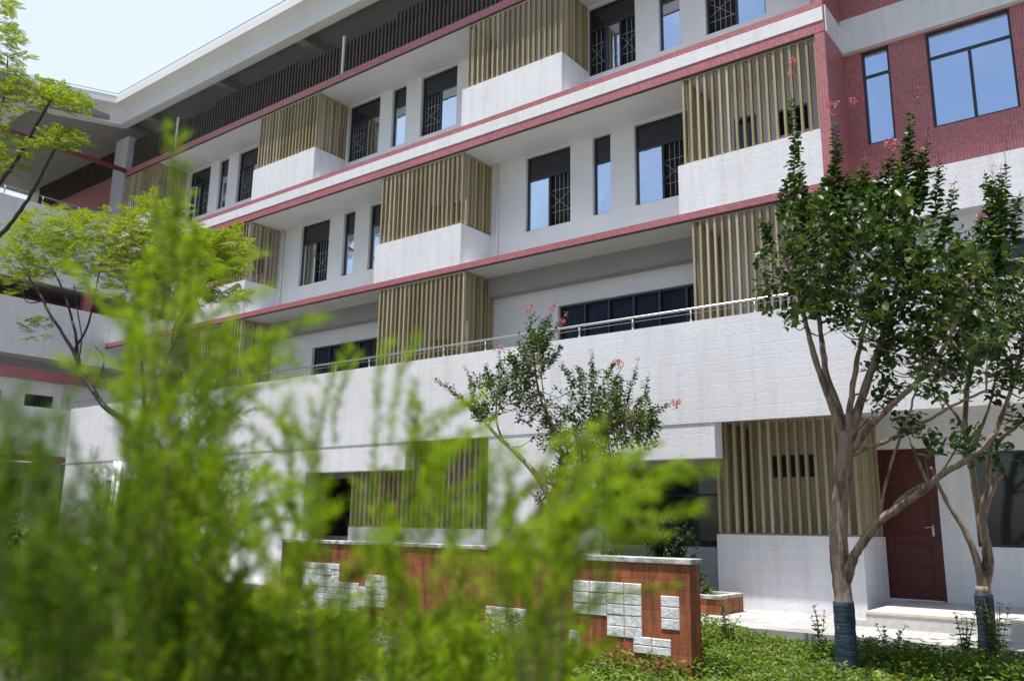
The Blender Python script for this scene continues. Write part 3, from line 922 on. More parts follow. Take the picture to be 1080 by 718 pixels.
gy1 = 8.3
garden_wall('red brick garden wall with a white T of stone and weathered cap, right end in view', gy1, at(727, 589.5, gy1)[2], 590, 727.5,
            [(604, 640, 612, 648), (640, 677, 614, 672), (697, 717, 628, 664), (600, 612, 664, 690), (668, 708, 672, 690)], 620)
gy2 = 10.0
garden_wall('red brick garden wall with stair of white stone, half hidden by bright plumes', gy2, at(330, 569, gy2)[2], 296, 590,
            [(318, 358, 593, 612), (318, 378, 612, 645), (385, 410, 606, 640), (378, 385, 618, 640), (512, 556, 640, 668)], 600)


def planter(label, x0, x1, y0, y1, z1):
    t = thing('brick_planter', label, 'planter', ((x0 + x1) / 2, (y0 + y1) / 2, PAVE), 'low brick planters along the building')
    w_ = MB(); th = 0.12
    w_.box(x0, x1, y0, y0 + th, PAVE - 0.02, z1 - 0.05); w_.box(x0, x1, y1 - th, y1, PAVE - 0.02, z1 - 0.05)
    w_.box(x0, x0 + th, y0 + th, y1 - th, PAVE - 0.02, z1 - 0.05); w_.box(x1 - th, x1, y0 + th, y1 - th, PAVE - 0.02, z1 - 0.05)
    w_.build('brick_wall', M['brick'], t)
    c_ = MB(); g_ = 0.02
    c_.box(x0 - g_, x1 + g_, y0 - g_, y0 + th + g_, z1 - 0.05, z1); c_.box(x0 - g_, x1 + g_, y1 - th - g_, y1 + g_, z1 - 0.05, z1)
    c_.box(x0 - g_, x0 + th + g_, y0 + th + g_, y1 - th - g_, z1 - 0.05, z1); c_.box(x1 - th - g_, x1 + g_, y0 + th + g_, y1 - th - g_, z1 - 0.05, z1)
    c_.build('cap', M['cap'], t)
    s_ = MB(); s_.box(x0 + th, x1 - th, y0 + th, y1 - th, PAVE - 0.02, z1 - 0.09); s_.build('soil', M['soil'], t)
    return t


pz = at(745, 627, 12.9)
PLZ = pz[2]
px1 = at(761, 630, 12.9)[0]
planter('low brick planter below the ground floor window, left of the white slatted box', px1 - 3.0, px1, 12.85, 13.75, PLZ)
pl = at(112, 579, 12.6)
planter('low brick planter by the white rain pipes at the far left', pl[0] - 1.2, at(137, 580, 12.6)[0], 12.6, 13.5, max(0.5, pl[2]))


# ------------------------------------------------------------------ plants
class Leaves:
    """collects leaf blades (2 quads or 1 quad each) and builds one mesh"""
    def __init__(s):
        s.P, s.D, s.N, s.L, s.W = [], [], [], [], []

    def add(s, p, d, n, l, w_):
        s.P.append(p); s.D.append(d); s.N.append(n); s.L.append(l); s.W.append(w_)

    def extend(s, P, D, N, L_, W_):
        s.P += list(P); s.D += list(D); s.N += list(N); s.L += list(L_); s.W += list(W_)

    def build(s, name, m, parent=None, simple=False, fold=0.18, curl=0.12):
        P = np.array(s.P, float); D = np.array(s.D, float); N = np.array(s.N, float)
        Ln = np.array(s.L, float)[:, None]; Wd = np.array(s.W, float)[:, None]
        D /= np.linalg.norm(D, axis=1)[:, None] + 1e-9
        S = np.cross(D, N); S /= np.linalg.norm(S, axis=1)[:, None] + 1e-9
        N = np.cross(S, D)
        n = len(P)
        if simple:
            V = np.stack([P, P + D * Ln * 0.45 + S * Wd / 2, P + D * Ln, P + D * Ln * 0.45 - S * Wd / 2], 1).reshape(-1, 3)
            idx = np.arange(n)[:, None] * 4
            F = idx + np.array([[0, 1, 2, 3]])
        else:
            up = N * Wd * fold; dn = -N * Ln * curl
            V = np.stack([P, P + D * Ln * 0.28 + S * Wd * 0.42 + up, P + D * Ln * 0.68 + S * Wd * 0.44 + up + dn * 0.4, P + D * Ln + dn,
                          P + D * Ln * 0.68 - S * Wd * 0.44 + up + dn * 0.4, P + D * Ln * 0.28 - S * Wd * 0.42 + up], 1).reshape(-1, 3)
            idx = np.arange(n)[:, None] * 6
            F = np.concatenate([idx + np.array([[0, 1, 2, 3]]), idx + np.array([[0, 3, 4, 5]])], 0)
        me = bpy.data.meshes.new(name)
        nf = len(F)
        me.vertices.add(len(V)); me.vertices.foreach_set('co', V.ravel())
        me.loops.add(nf * 4); me.loops.foreach_set('vertex_index', F.ravel().astype(np.int32))
        me.polygons.add(nf)
        me.polygons.foreach_set('loop_start', np.arange(0, nf * 4, 4, dtype=np.int32))
        me.polygons.foreach_set('loop_total', np.full(nf, 4, dtype=np.int32))
        me.materials.append(m)
        me.update(calc_edges=True); me.validate()
        o = bpy.data.objects.new(name, me)
        col.objects.link(o)
        if parent is not None:
            o.parent = parent
            o.matrix_parent_inverse = Matrix.Translation(-Vector(parent_origin(parent)))
        return o


def rv():
    v = rng.normal(size=3)
    return v / np.linalg.norm(v)


def smooth_path(pts, n=5, jit=0.0):
    """Catmull-Rom through pts"""
    pts = [np.array(p, float) for p in pts]
    P = [2 * pts[0] - pts[1]] + pts + [2 * pts[-1] - pts[-2]]
    out = []
    for k in range(1, len(P) - 2):
        for i in range(n):
            t = i / n
            a, b_, c, d_ = P[k - 1], P[k], P[k + 1], P[k + 2]
            q = 0.5 * (2 * b_ + (c - a) * t + (2 * a - 5 * b_ + 4 * c - d_) * t * t + (3 * b_ - a - 3 * c + d_) * t ** 3)
            if jit: q = q + rng.normal(size=3) * jit
            out.append(q)
    out.append(pts[-1])
    return out


def px_path(pts, Y, dy=0.0):
    """photo pixels -> points whose depth drifts by dy metres along the limb"""
    n = len(pts)
    return [at(x, y, Y + dy * k / max(1, n - 1)) for k, (x, y) in enumerate(pts)]


def limb(mb, pts, r0, r1, jit=0.006):
    sp = smooth_path(pts, 5, jit * 0.5)
    rad = [r0 + (r1 - r0) * (k / (len(sp) - 1)) ** 0.8 for k in range(len(sp))]
    rad = [r * random.uniform(0.93, 1.08) for r in rad]
    mb.tube(sp, rad, 9)
    return sp


def leafy_twig(lv, path, size, dens, taper=True):
    """opposite leaves along a twig"""
    path = [np.array(p) for p in path]
    seg = [np.linalg.norm(path[k + 1] - path[k]) for k in range(len(path) - 1)]
    tot = sum(seg); n = max(2, int(tot * dens))
    ang = random.random() * 6.28
    for i in range(n):
        t = (i + 0.5) / n; s_ = t * tot; k = 0
        while k < len(seg) - 1 and s_ > seg[k]: s_ -= seg[k]; k += 1
        p = path[k] + (path[k + 1] - path[k]) * (s_ / max(seg[k], 1e-6))
        ax = (path[k + 1] - path[k]) / max(seg[k], 1e-6)
        ang += 1.57 + random.uniform(-0.3, 0.3)
        a = np.cross(ax, [0.3, 0.2, 0.93]); a /= np.linalg.norm(a) + 1e-9; b_ = np.cross(ax, a)
        for sgn in (1, -1):
            out = (a * math.cos(ang) + b_ * math.sin(ang)) * sgn
            d_ = out * 0.85 + ax * 0.45 + rng.normal(size=3) * 0.18 + np.array([0, 0, -0.12])
            nrm = np.array([0, 0, 1.0]) + ax * 0.3 + rng.normal(size=3) * 0.35
            sz = size * random.uniform(0.65, 1.15) * ((1.0 - 0.5 * t) if taper else 1)
            lv.add(p + out * 0.006, d_, nrm, sz, sz * 0.74)


def blossom(bl, p, r, n):
    for _ in range(n):
        d_ = rv(); q = p + d_ * r * random.random() ** 0.5 * np.array([0.8, 0.8, 1.1])
        bl.add(q, rv(), rv(), r * random.uniform(0.3, 0.6), r * random.uniform(0.3, 0.5))


def crepe(label, Y, base, limbs, clumps, spires, r0, leaf, group=None, wrap=None, buds=(), dens=1.0, slim=0.82):
    bpos = at(base[0], base[1], Y); bpos[2] = 0
    t = thing('crepe_myrtle_tree', label, 'tree', tuple(bpos), group)
    tr = MB(); tips = []
    allp = []
    for (pts, ra, rb, dy) in limbs:
        sp = limb(tr, px_path(pts, Y, dy), ra * slim, rb * slim)
        allp += sp[len(sp) // 3:]
    lv, bl, bd = Leaves(), Leaves(), Leaves()
    allp = np.array(allp)
    tw = MB()
    for (cx, cy, rx, ry, n) in clumps:
        n = int(n * dens * 1.0)
        for _ in range(n):
            a = random.random() * 6.28; q = random.random() ** 0.55
            dpx = (cx + rx * q * math.cos(a), cy + ry * q * math.sin(a))
            Yd = Y + random.gauss(0, 0.45) * (rx / 60 + 0.35)
            p = at(dpx[0], dpx[1], Yd)
            ln = random.uniform(0.12, 0.26)
            dr_ = np.array([random.gauss(0, 0.5), random.gauss(0, 0.5), random.uniform(0.25, 1.0)]); dr_ /= np.linalg.norm(dr_)
            path = [p - dr_ * ln / 2, p + rng.normal(size=3) * 0.012, p + dr_ * ln / 2]
            leafy_twig(lv, path, leaf, 19)
            tw.tube(path, [0.004, 0.003, 0.002], 4, cap=False)
            if random.random() < 0.25:
                j = np.argmin(np.linalg.norm(allp - path[0], axis=1))
                if np.linalg.norm(allp[j] - path[0]) < 1.1:
                    mid = (allp[j] + path[0]) / 2 + np.array([0, 0, -0.05])
                    tw.tube(smooth_path([allp[j], mid, path[0]], 3), [0.010, 0.009, 0.008, 0.007, 0.006, 0.005, 0.004], 5, cap=False)
    for (pts, kind) in spires:
        path = smooth_path(px_path(pts, Y + random.uniform(-0.35, 0.35), random.uniform(-0.15, 0.15)), 4, 0.006)
        tw.tube(path, [0.008 - 0.0055 * k / (len(path) - 1) for k in range(len(path))], 5, cap=False)
        kk = max(2, int(len(path) * (0.97 if kind == 'l' else 0.82)))
        leafy_twig(lv, path[:kk], leaf, 40)
        for q_ in range(1, max(2, int(kk * 0.75))):
            o_ = rv() * np.array([1, 1, 0.3]); e_ = path[q_] + o_ * 0.09 + np.array([0, 0, 0.1])
            leafy_twig(lv, [path[q_], (path[q_] + e_) / 2 + o_ * 0.01, e_], leaf * 0.85, 30)
        tip = path[-1]
        if kind == 'f':
            for _ in range(4): blossom(bl, tip + rng.normal(size=3) * 0.05 + np.array([0, 0, -0.04]), 0.055, 18)
        if kind in 'fb':
            k0 = path[-1] - path[max(0, len(path) - 4)]
            for _ in range(26):
                q = tip - k0 * random.random() + rng.normal(size=3) * 0.028
                bd.add(q, rv(), rv(), 0.022, 0.018)
    tr.build('trunk', M['bark'], t, True)
    if wrap:
        wm = MB(); sp = smooth_path(px_path(wrap[0], Y), 4, 0)
        wm.tube(sp, [wrap[1] * slim * random.uniform(0.98, 1.08) for _ in sp], 12); wm.build('trunk_wrap', M['wrap'], t, True)
    cr = lv.build('crown', M['crepe_leaf'], t)
    tw.build('twig_foliage', M['twig'], t, True)
    if bl.P: bl.build('blossom', M['bloom'], t)
    if bd.P: bd.build('bud_foliage', M['pod'], t)
    for o_ in (): pass
    return t


# big tree in front of the door
Y1 = 9.6
crepe('large crepe myrtle with blue wrapped trunk before the slatted box by the door', Y1, (893, 712),
      [([(893, 730), (892, 690), (890, 640), (886, 600), (884, 560), (887, 515), (892, 478), (894, 455)], 0.125, 0.105, 0),
       ([(892, 470), (880, 435), (867, 400), (856, 365), (847, 330), (838, 300), (826, 270)], 0.062, 0.02, -0.3),
       ([(893, 468), (884, 430), (872, 395), (866, 355), (862, 325), (856, 295), (848, 262)], 0.058, 0.02, 0.4),
       ([(894, 465), (897, 425), (902, 390), (910, 350), (921, 315), (928, 280)], 0.05, 0.018, -0.2),
       ([(896, 465), (907, 425), (921, 385), (934, 345), (944, 310), (950, 275), (952, 240)], 0.07, 0.02, 0.3),
       ([(898, 475), (918, 450), (943, 425), (968, 402), (990, 375), (1008, 340), (1020, 300)], 0.055, 0.016, -0.5),
       ([(895, 482), (912, 473), (930, 467), (955, 455), (983, 441), (1010, 425), (1040, 412)], 0.035, 0.014, -0.3),
       ([(893, 612), (899, 590), (912, 568), (930, 548), (952, 532), (975, 515), (1000, 496), (1030, 478), (1052, 455)], 0.07, 0.03, -0.4),
       ([(928, 550), (932, 520), (940, 490), (948, 465), (958, 440), (966, 410), (970, 380)], 0.022, 0.012, -0.3),
       ([(935, 545), (948, 528), (964, 516), (980, 508)], 0.03, 0.022, 0.2),
       ([(980, 512), (970, 490), (962, 470)], 0.024, 0.014, 0)],
      [(840, 285, 46, 60, 105), (885, 270, 55, 75, 150), (930, 265, 52, 75, 150), (965, 300, 50, 70, 120), (860, 240, 36, 36, 44), (905, 228, 36, 28, 30), (945, 222, 32, 36, 30),
       (1010, 340, 50, 55, 90), (925, 340, 28, 35, 30), (965, 390, 45, 40, 45), (1000, 285, 40, 45, 70), (930, 405, 22, 35, 16), (1010, 470, 35, 18, 24), (955, 450, 18, 18, 10), (862, 320, 20, 18, 16)],
      [([(842, 240), (838, 180), (836, 120), (833, 66)], 'f'), ([(875, 230), (882, 180), (880, 140), (878, 108)], 'f'), ([(900, 215), (911, 190), (912, 160)], 'b'), ([(930, 220), (938, 180), (942, 150)], 'f'),
       ([(952, 215), (957, 170), (961, 130), (966, 92)], 'b'), ([(970, 220), (974, 170), (980, 135)], 'b'), ([(985, 235), (990, 190), (989, 160)], 'b'), ([(815, 260), (808, 245), (805, 225)], 'l'),
       ([(858, 230), (868, 200), (872, 185)], 'l'), ([(995, 260), (1003, 215), (1008, 190)], 'b'), ([(822, 235), (828, 205), (830, 185)], 'l'), ([(888, 225), (892, 200), (895, 175)], 'l'), ([(955, 235), (948, 200), (950, 178)], 'l'), ([(850, 250), (848, 205), (843, 160)], 'l'), ([(905, 235), (902, 205), (906, 172)], 'l'), ([(925, 230), (926, 200), (930, 168)], 'b'), ([(878, 240), (876, 205), (880, 170)], 'l'), ([(965, 225), (968, 190), (965, 150)], 'l'), ([(940, 225), (944, 190), (952, 160)], 'l')],
      0.12, 0.122, 'crepe myrtle trees', ([(893, 735), (892.5, 690), (891, 655), (889.5, 634)], 0.128))

# second tree at the right edge
Y2 = 11.6
crepe('forked crepe myrtle with dark blue trunk wrap at the right edge of the view', Y2, (1042, 695),
      [([(1042, 705), (1041, 670), (1038, 640), (1036, 618)], 0.11, 0.10, 0),
       ([(1038, 622), (1043, 590), (1036, 555), (1029, 520), (1024, 485), (1018, 450), (1020, 410), (1028, 375)], 0.075, 0.03, 0.2),
       ([(1036, 620), (1030, 590), (1018, 560), (1002, 535), (990, 512), (982, 492)], 0.06, 0.022, -0.3),
       ([(1040, 600), (1040, 570), (1036, 540), (1042, 505), (1045, 470), (1060, 430), (1072, 390), (1085, 350)], 0.06, 0.02, -0.3),
       ([(1037, 545), (1048, 510), (1056, 500)], 0.045, 0.035, 0), ([(1024, 490), (1032, 460), (1043, 430), (1050, 400)], 0.03, 0.014, 0.3),
       ([(1018, 455), (1003, 430), (985, 410), (975, 385)], 0.028, 0.012, -0.3), ([(1045, 470), (1065, 455), (1090, 435)], 0.03, 0.02, 0.2)],
      [(1050, 320, 42, 62, 110), (1078, 340, 30, 80, 70), (1025, 300, 34, 42, 50), (1070, 400, 28, 50, 45), (1020, 380, 32, 40, 30), (1045, 260, 22, 30, 26), (1005, 300, 30, 40, 30), (985, 360, 34, 40, 30), (1040, 475, 30, 22, 14)],
      [([(1052, 290), (1058, 230), (1060, 190), (1062, 132)], 'b'), ([(1068, 260), (1072, 225), (1076, 200)], 'l'), ([(1046, 250), (1043, 210), (1038, 178)], 'l'), ([(1035, 280), (1034, 240), (1036, 222)], 'f'),
       ([(1060, 240), (1050, 205), (1046, 175)], 'b'), ([(1015, 290), (1008, 262), (1003, 245)], 'l'), ([(1048, 260), (1052, 215), (1056, 172)], 'l')],
      0.1, 0.125, 'crepe myrtle trees', ([(1042, 710), (1041, 670), (1038.5, 640), (1037, 626)], 0.118))

# tree between the garden walls
Y3 = 11.2
crepe('small pink flowering crepe myrtle behind the red brick garden wall with the white T', Y3, (585, 640),
      [([(590, 650), (584, 600), (582, 560), (580, 522)], 0.07, 0.06, 0),
       ([(581, 528), (565, 500), (545, 478), (527, 462), (514, 448), (505, 438), (490, 424), (472, 408)], 0.055, 0.010, -0.4),
       ([(530, 465), (523, 440), (524, 418), (518, 400)], 0.022, 0.009, 0), ([(514, 450), (520, 440), (528, 428), (526, 412)], 0.018, 0.008, 0),
       ([(581, 525), (590, 500), (592, 475), (580, 445), (570, 420), (565, 395), (563, 368), (562, 345)], 0.045, 0.010, 0.3),
       ([(586, 505), (606, 475), (625, 450), (640, 425), (650, 400)], 0.04, 0.011, 0.4), ([(590, 470), (583, 450), (574, 420), (570, 380)], 0.018, 0.008, -0.3),
       ([(586, 455), (577, 440), (563, 432)], 0.012, 0.006, 0), ([(612, 470), (640, 450), (662, 440), (680, 425)], 0.02, 0.007, -0.2)],
      [(515, 418, 20, 25, 26), (541, 402, 20, 26, 30), (562, 378, 20, 28, 34), (556, 425, 16, 22, 16), (630, 425, 30, 34, 56), (656, 445, 26, 28, 42), (600, 462, 14, 28, 16), (604, 515, 32, 32, 50), (642, 497, 26, 26, 30), (590, 495, 14, 24, 10), (508, 436, 10, 10, 8), (684, 452, 14, 16, 16), (572, 350, 12, 20, 10), (588, 432, 16, 26, 12), (622, 470, 24, 24, 22), (580, 458, 16, 18, 10)],
      [([(505, 436), (485, 420), (470, 408), (456, 398)], 'l'), ([(560, 370), (560, 345), (558, 322)], 'f'), ([(566, 372), (576, 345), (585, 320)], 'f'), ([(572, 375), (584, 350), (592, 334)], 'f'),
       ([(548, 400), (540, 380), (536, 365)], 'b'), ([(530, 405), (528, 385), (526, 366)], 'f'), ([(500, 425), (496, 400), (490, 386)], 'b'), ([(518, 405), (512, 390), (514, 384)], 'b'),
       ([(625, 405), (624, 385), (625, 368)], 'b'), ([(640, 400), (646, 385), (650, 382)], 'f'), ([(660, 430), (668, 400), (674, 376)], 'b'), ([(670, 440), (680, 415), (684, 392)], 'l'),
       ([(680, 450), (697, 432), (712, 422)], 'f'), ([(650, 415), (655, 400), (656, 408)], 'b'), ([(606, 410), (595, 390), (594, 382)], 'b'), ([(576, 540), (566, 525), (552, 514)], 'f'), ([(580, 385), (588, 372), (592, 362)], 'l'),
       ([(690, 450), (686, 430), (680, 410)], 'l'), ([(615, 410), (612, 395), (610, 385)], 'l')],
      0.06, 0.092, 'crepe myrtle trees', dens=2.7, slim=0.95)


# ---- feathery-leaved trees (fern-like fronds)
def frond(lv, tw, p, d_, ln, droop=0.5, n=17, ratio=0.30):
    d_ = np.array(d_, float); d_ /= np.linalg.norm(d_)
    side = np.cross(d_, [0, 0, 1.0]); side /= np.linalg.norm(side) + 1e-9
    up = np.cross(side, d_)
    roll_ = random.gauss(0, 0.35)
    side, up = side * math.cos(roll_) + up * math.sin(roll_), up * math.cos(roll_) - side * math.sin(roll_)
    for k in range(n):
        t = 0.12 + 0.88 * k / (n - 1)
        q = p + d_ * ln * t - np.array([0, 0, 1.0]) * droop * ln * t * t * 0.5
        wv = ln * ratio * (math.sin(math.pi * min(1, 0.18 + 0.82 * t) ** 0.9) * 0.9 + 0.1)
        for sg in (1, -1):
            dd = side * sg + d_ * 0.45 + rng.normal(size=3) * 0.08 + np.array([0, 0, -0.12])
            lv.add(q, dd, up + rng.normal(size=3) * 0.2, wv, ln * 0.05)
    if tw is not None:
        tw.tube([p, p + d_ * ln * 0.5 - np.array([0, 0, droop * ln * 0.125]), p + d_ * ln - np.array([0, 0, droop * ln * 0.5])], [0.004, 0.003, 0.002], 4, cap=False)


def frond_tree(name, label, base, limbs, tufts, ln, group, Y, dens=1.0, spread=0.5):
    t = thing(name, label, 'tree', tuple(base), group)
    tr = MB()
    for (pts, ra, rb, dy) in limbs:
        limb(tr, px_path(pts, Y, dy), ra * 1.3, rb * 1.3)
    lv, tw = Leaves(), MB()
    for (cx, cy, rx, ry, n) in tufts:
        for _ in range(int(n * dens * 8)):
            a = random.random() * 6.28; q = random.random() ** 0.5
            p = at(cx + rx * q * math.cos(a), cy + ry * q * math.sin(a), Y + random.gauss(0, spread))
            an = random.random() * 6.28
            frond(lv, tw, p, (math.cos(an), math.sin(an), random.uniform(-0.15, 0.75)), ln * random.uniform(0.7, 1.15), random.uniform(0.2, 0.7))
    tr.build('trunk', M['bark_dark'], t, True)
    lv.build('crown', M['fern_leaf'], t, simple=True)
    tw.build('twig_foliage', M['twig'], t)
    return t


YA = 8.6
b0 = at(165, 640, YA); b0[2] = 0
bz = at(170, 700, YA); bz[2] = -0.02
frond_tree('feathery_tree', 'dark limbed tree with flat bright ferny crown before the left end of the school', b0,
           [([(172, 720), (166, 640), (158, 560), (150, 500), (142, 455)], 0.085, 0.06, 0),
            ([(142, 460), (130, 443), (112, 430), (98, 412), (86, 395), (78, 372), (66, 352), (52, 330), (42, 310), (30, 292), (22, 275)], 0.055, 0.012, -0.4),
            ([(82, 385), (80, 355), (74, 330), (66, 305), (56, 285), (46, 270)], 0.03, 0.010, 0.3), ([(78, 370), (92, 345), (98, 320), (104, 290), (108, 265)], 0.022, 0.008, -0.3),
            ([(88, 398), (84, 380), (86, 355), (82, 330), (78, 300)], 0.018, 0.008, 0.4), ([(98, 412), (110, 380), (100, 365)], 0.014, 0.007, 0.1),
            ([(45, 318), (28, 318), (22, 300), (15, 280)], 0.014, 0.006, 0.2), ([(146, 470), (152, 430), (150, 390), (146, 350), (150, 310), (146, 270)], 0.035, 0.010, 0.4),
            ([(148, 450), (165, 410), (178, 375), (190, 350), (204, 320), (216, 300), (238, 282)], 0.04, 0.009, -0.2), ([(180, 372), (184, 345), (196, 325), (205, 300)], 0.018, 0.008, 0.3),
            ([(205, 322), (212, 310), (206, 298), (202, 290)], 0.012, 0.006, -0.2), ([(214, 304), (222, 290), (224, 278)], 0.012, 0.006, 0.2)],
           [(40, 262, 52, 32, 46), (100, 255, 55, 34, 50), (60, 240, 50, 22, 26), (150, 262, 45, 40, 40), (205, 272, 55, 28, 52), (235, 262, 28, 20, 20), (165, 235, 35, 25, 20), (15, 285, 28, 25, 18), (130, 300, 40, 30, 18), (40, 345, 22, 14, 4), (232, 312, 26, 9, 6), (190, 305, 40, 22, 16)],
           0.36, 'feathery leaved trees', YA, 1.0, 0.5)

YB = 4.6
b1 = at(-90, 640, YB); b1[2] = 0
frond_tree('feathery_tree', 'nearer tree leaning in at the top left with dark bare limbs and ferny tufts', b1,
           [([(-92, 700), (-86, 560), (-72, 430), (-50, 320), (-28, 270)], 0.06, 0.036, 0),
            ([(-50, 322), (-22, 270), (2, 246), (22, 222), (40, 192), (54, 165), (62, 150), (67, 138)], 0.030, 0.010, 0.2),
            ([(-60, 360), (-36, 240), (0, 193), (20, 165), (38, 133), (50, 112), (57, 98)], 0.032, 0.010, -0.2),
            ([(-36, 240), (-20, 170), (-5, 130), (6, 95), (8, 60)], 0.022, 0.008, 0.2)],
           [(68, 148, 22, 12, 17), (60, 102, 26, 14, 17), (12, 62, 18, 34, 16), (5, 20, 14, 22, 9), (32, 100, 30, 18, 14), (8, 165, 22, 20, 12), (-10, 110, 26, 40, 18), (84, 112, 10, 6, 4), (30, 155, 10, 8, 3)],
           0.20, 'feathery leaved trees', YB, 1.0, 0.16)


# ---- golden plume shrubs in the foreground
def needles_on(lv, path, ln, dens, wid):
    path = [np.array(p) for p in path]
    for k in range(len(path) - 1):
        a, b_ = path[k], path[k + 1]
        sg = np.linalg.norm(b_ - a)
        n = max(1, int(sg * dens))
        ax = (b_ - a) / max(sg, 1e-6)
        u = np.cross(ax, [0.31, 0.12, 0.94]); u /= np.linalg.norm(u) + 1e-9; v = np.cross(ax, u)
        tt = rng.random(n); an = rng.random(n) * 6.283
        out = np.outer(np.cos(an), u) + np.outer(np.sin(an), v)
        D = out * 0.75 + ax * 0.75 + rng.normal(size=(n, 3)) * 0.12
        lv.extend(a + np.outer(tt, b_ - a), D, rng.normal(size=(n, 3)), ln * rng.uniform(0.6, 1.15, n), np.full(n, wid))


def plume(lv, st, root, tip, nside, side_len, r0=0.006, needle=0.022, dens=260, wid=0.0036, start=0.35, via=None):
    root, tip = np.array(root, float), np.array(tip, float)
    mid = root * 0.5 + tip * 0.5 + rng.normal(size=3) * 0.04 + np.array([0, 0, 0.06])
    if via is not None: mid = np.array(via)
    path = smooth_path([root, mid, tip], 8, 0.002)
    st.tube(path, [r0 * (1 - 0.85 * k / (len(path) - 1)) for k in range(len(path))], 5, cap=False)
    needles_on(lv, path[int(len(path) * (start + 0.1)):], needle, dens, wid)
    L_ = np.linalg.norm(tip - root)
    for k in range(nside):
        t = start + (0.97 - start) * (k + random.random()) / nside
        i = min(len(path) - 2, int(t * (len(path) - 1)))
        p = path[i]; ax = path[i + 1] - path[i]; ax /= np.linalg.norm(ax)
        o = rv(); o -= ax * o.dot(ax); o /= np.linalg.norm(o) + 1e-9
        l2 = side_len * (1.15 - 0.8 * t) * random.uniform(0.6, 1.25)
        d_ = o * (0.5 if via is not None else 0.8) + ax * 0.85 + np.array([0, 0, 0.15])
        d_ /= np.linalg.norm(d_)
        q = p + d_ * l2 + np.array([0, 0, 0.12 * l2]) + rng.normal(size=3) * 0.01
        m_ = (p + q) / 2 + o * l2 * 0.07
        sp = smooth_path([p, m_, q], 3, 0.001)
        st.tube(sp, [0.0022] * (len(sp) - 1) + [0.001], 4, cap=False)
        needles_on(lv, sp, needle, dens, wid)


def shrub(label, dist, tips, base_px, n_side, side_len, mtl, fill=0.46, needle=0.026, dens=620, start=0.3, rootz=None, sprays=(), field=(), ln_px=85):
    bx = at_dist(base_px[0], base_px[1], dist); bx[2] = 0
    t = thing('plume_shrub', label, 'shrub', tuple(bx), 'feathery plume shrubs in the foreground')
    lv, st = Leaves(), MB()
    for tp in tips:
        x, y = tp[:2]
        dd = dist * random.uniform(0.85, 1.2) if len(tp) < 3 else tp[2]
        tip = at_dist(x, y, dd)
        root = np.array([bx[0] * 0.6 + tip[0] * 0.4 + random.gauss(0, 0.06), bx[1] * 0.6 + tip[1] * 0.4 + random.gauss(0, 0.06), 0.0 if rootz is None else rootz])
        vis = max(0.25, min(0.8, 1 - 0.75 / max(0.3, np.linalg.norm(tip - root))))
        plume(lv, st, root, tip, int(n_side * 1.7), side_len, needle=needle, dens=dens, start=max(start, vis * 0.62))
    for (cx, cy, rx, ry, n, am, asd) in field:
        for _ in range(int(n * fill)):
            a = random.random() * 6.283; q = random.random() ** 0.5
            x0, y0 = cx + rx * q * math.cos(a), cy + ry * q * math.sin(a)
            an = math.radians(random.gauss(am, asd)); l_ = ln_px * random.uniform(0.55, 1.3)
            d0 = dist * random.uniform(0.85, 1.2); d1 = d0 + random.gauss(0, 0.05) * dist
            p0 = at_dist(x0, y0, d0)
            p1 = at_dist(x0 + l_ * math.cos(an) * 0.5 - 5, y0 - l_ * math.sin(an) * 0.5 - l_ * 0.07, (d0 + d1) / 2)
            p2 = at_dist(x0 + l_ * math.cos(an), y0 - l_ * math.sin(an), d1)
            sp = smooth_path([p0, p1, p2], 5, 0.001)
            needles_on(lv, sp, needle, dens * 1.4, 0.0032)
            dn = p0 + np.array([(bx[0] - p0[0]) * 0.05, (bx[1] - p0[1]) * 0.05, -0.05])
            needles_on(lv, [dn, p0], needle, dens, 0.0026)
            st.tube([dn, p0] + sp[2::3], [0.0015, 0.0015] + [0.0012] * len(sp[2::3]), 4, cap=False)
    for (v_, tp) in sprays:
        dd = dist * random.uniform(0.92, 1.12)
        via = at_dist(v_[0], v_[1], dd); tip = at_dist(tp[0], tp[1], dd * random.uniform(0.95, 1.1))
        root = np.array([bx[0] * 0.5 + via[0] * 0.5, bx[1] * 0.5 + via[1] * 0.5, 0.0])
        plume(lv, st, root, tip, int(n_side * 0.8), side_len * 0.62, needle=needle, dens=dens, start=0.5, via=via)
    lv.build('foliage', M[mtl], t, simple=True)
    st.build('stem', M['twig'], t)
    return t


shrub('tall bright plume shrub left of centre, its single top shoot reaching the third floor', 1.75,
      [(150, 350), (240, 350), (200, 450), (140, 440), (232, 480)], (185, 700), 8, 0.12, 'plume',
      sprays=[((182, 420), (178, 132)), ((175, 400), (160, 215)), ((190, 400), (205, 235)), ((165, 420), (140, 290))],
      field=[(190, 490, 65, 85, 62, 80, 38), (160, 390, 45, 55, 26, 85, 35), (232, 385, 40, 55, 26, 65, 35), (200, 580, 100, 65, 60, 80, 40), (180, 290, 25, 70, 9, 80, 35)], fill=0.46)
shrub('wispy bright plume shrub below the long white parapet', 1.6,
      [(440, 420), (305, 490), (395, 450), (378, 510), (330, 420)], (390, 720), 6, 0.11, 'plume',
      field=[(305, 590, 50, 38, 24, 80, 36), (432, 520, 36, 60, 24, 70, 30), (300, 480, 18, 30, 5, 115, 18), (450, 630, 60, 32, 40, 72, 40), (340, 500, 40, 40, 10, 80, 25), (345, 470, 14, 30, 6, 80, 20), (405, 450, 12, 30, 5, 60, 25)])
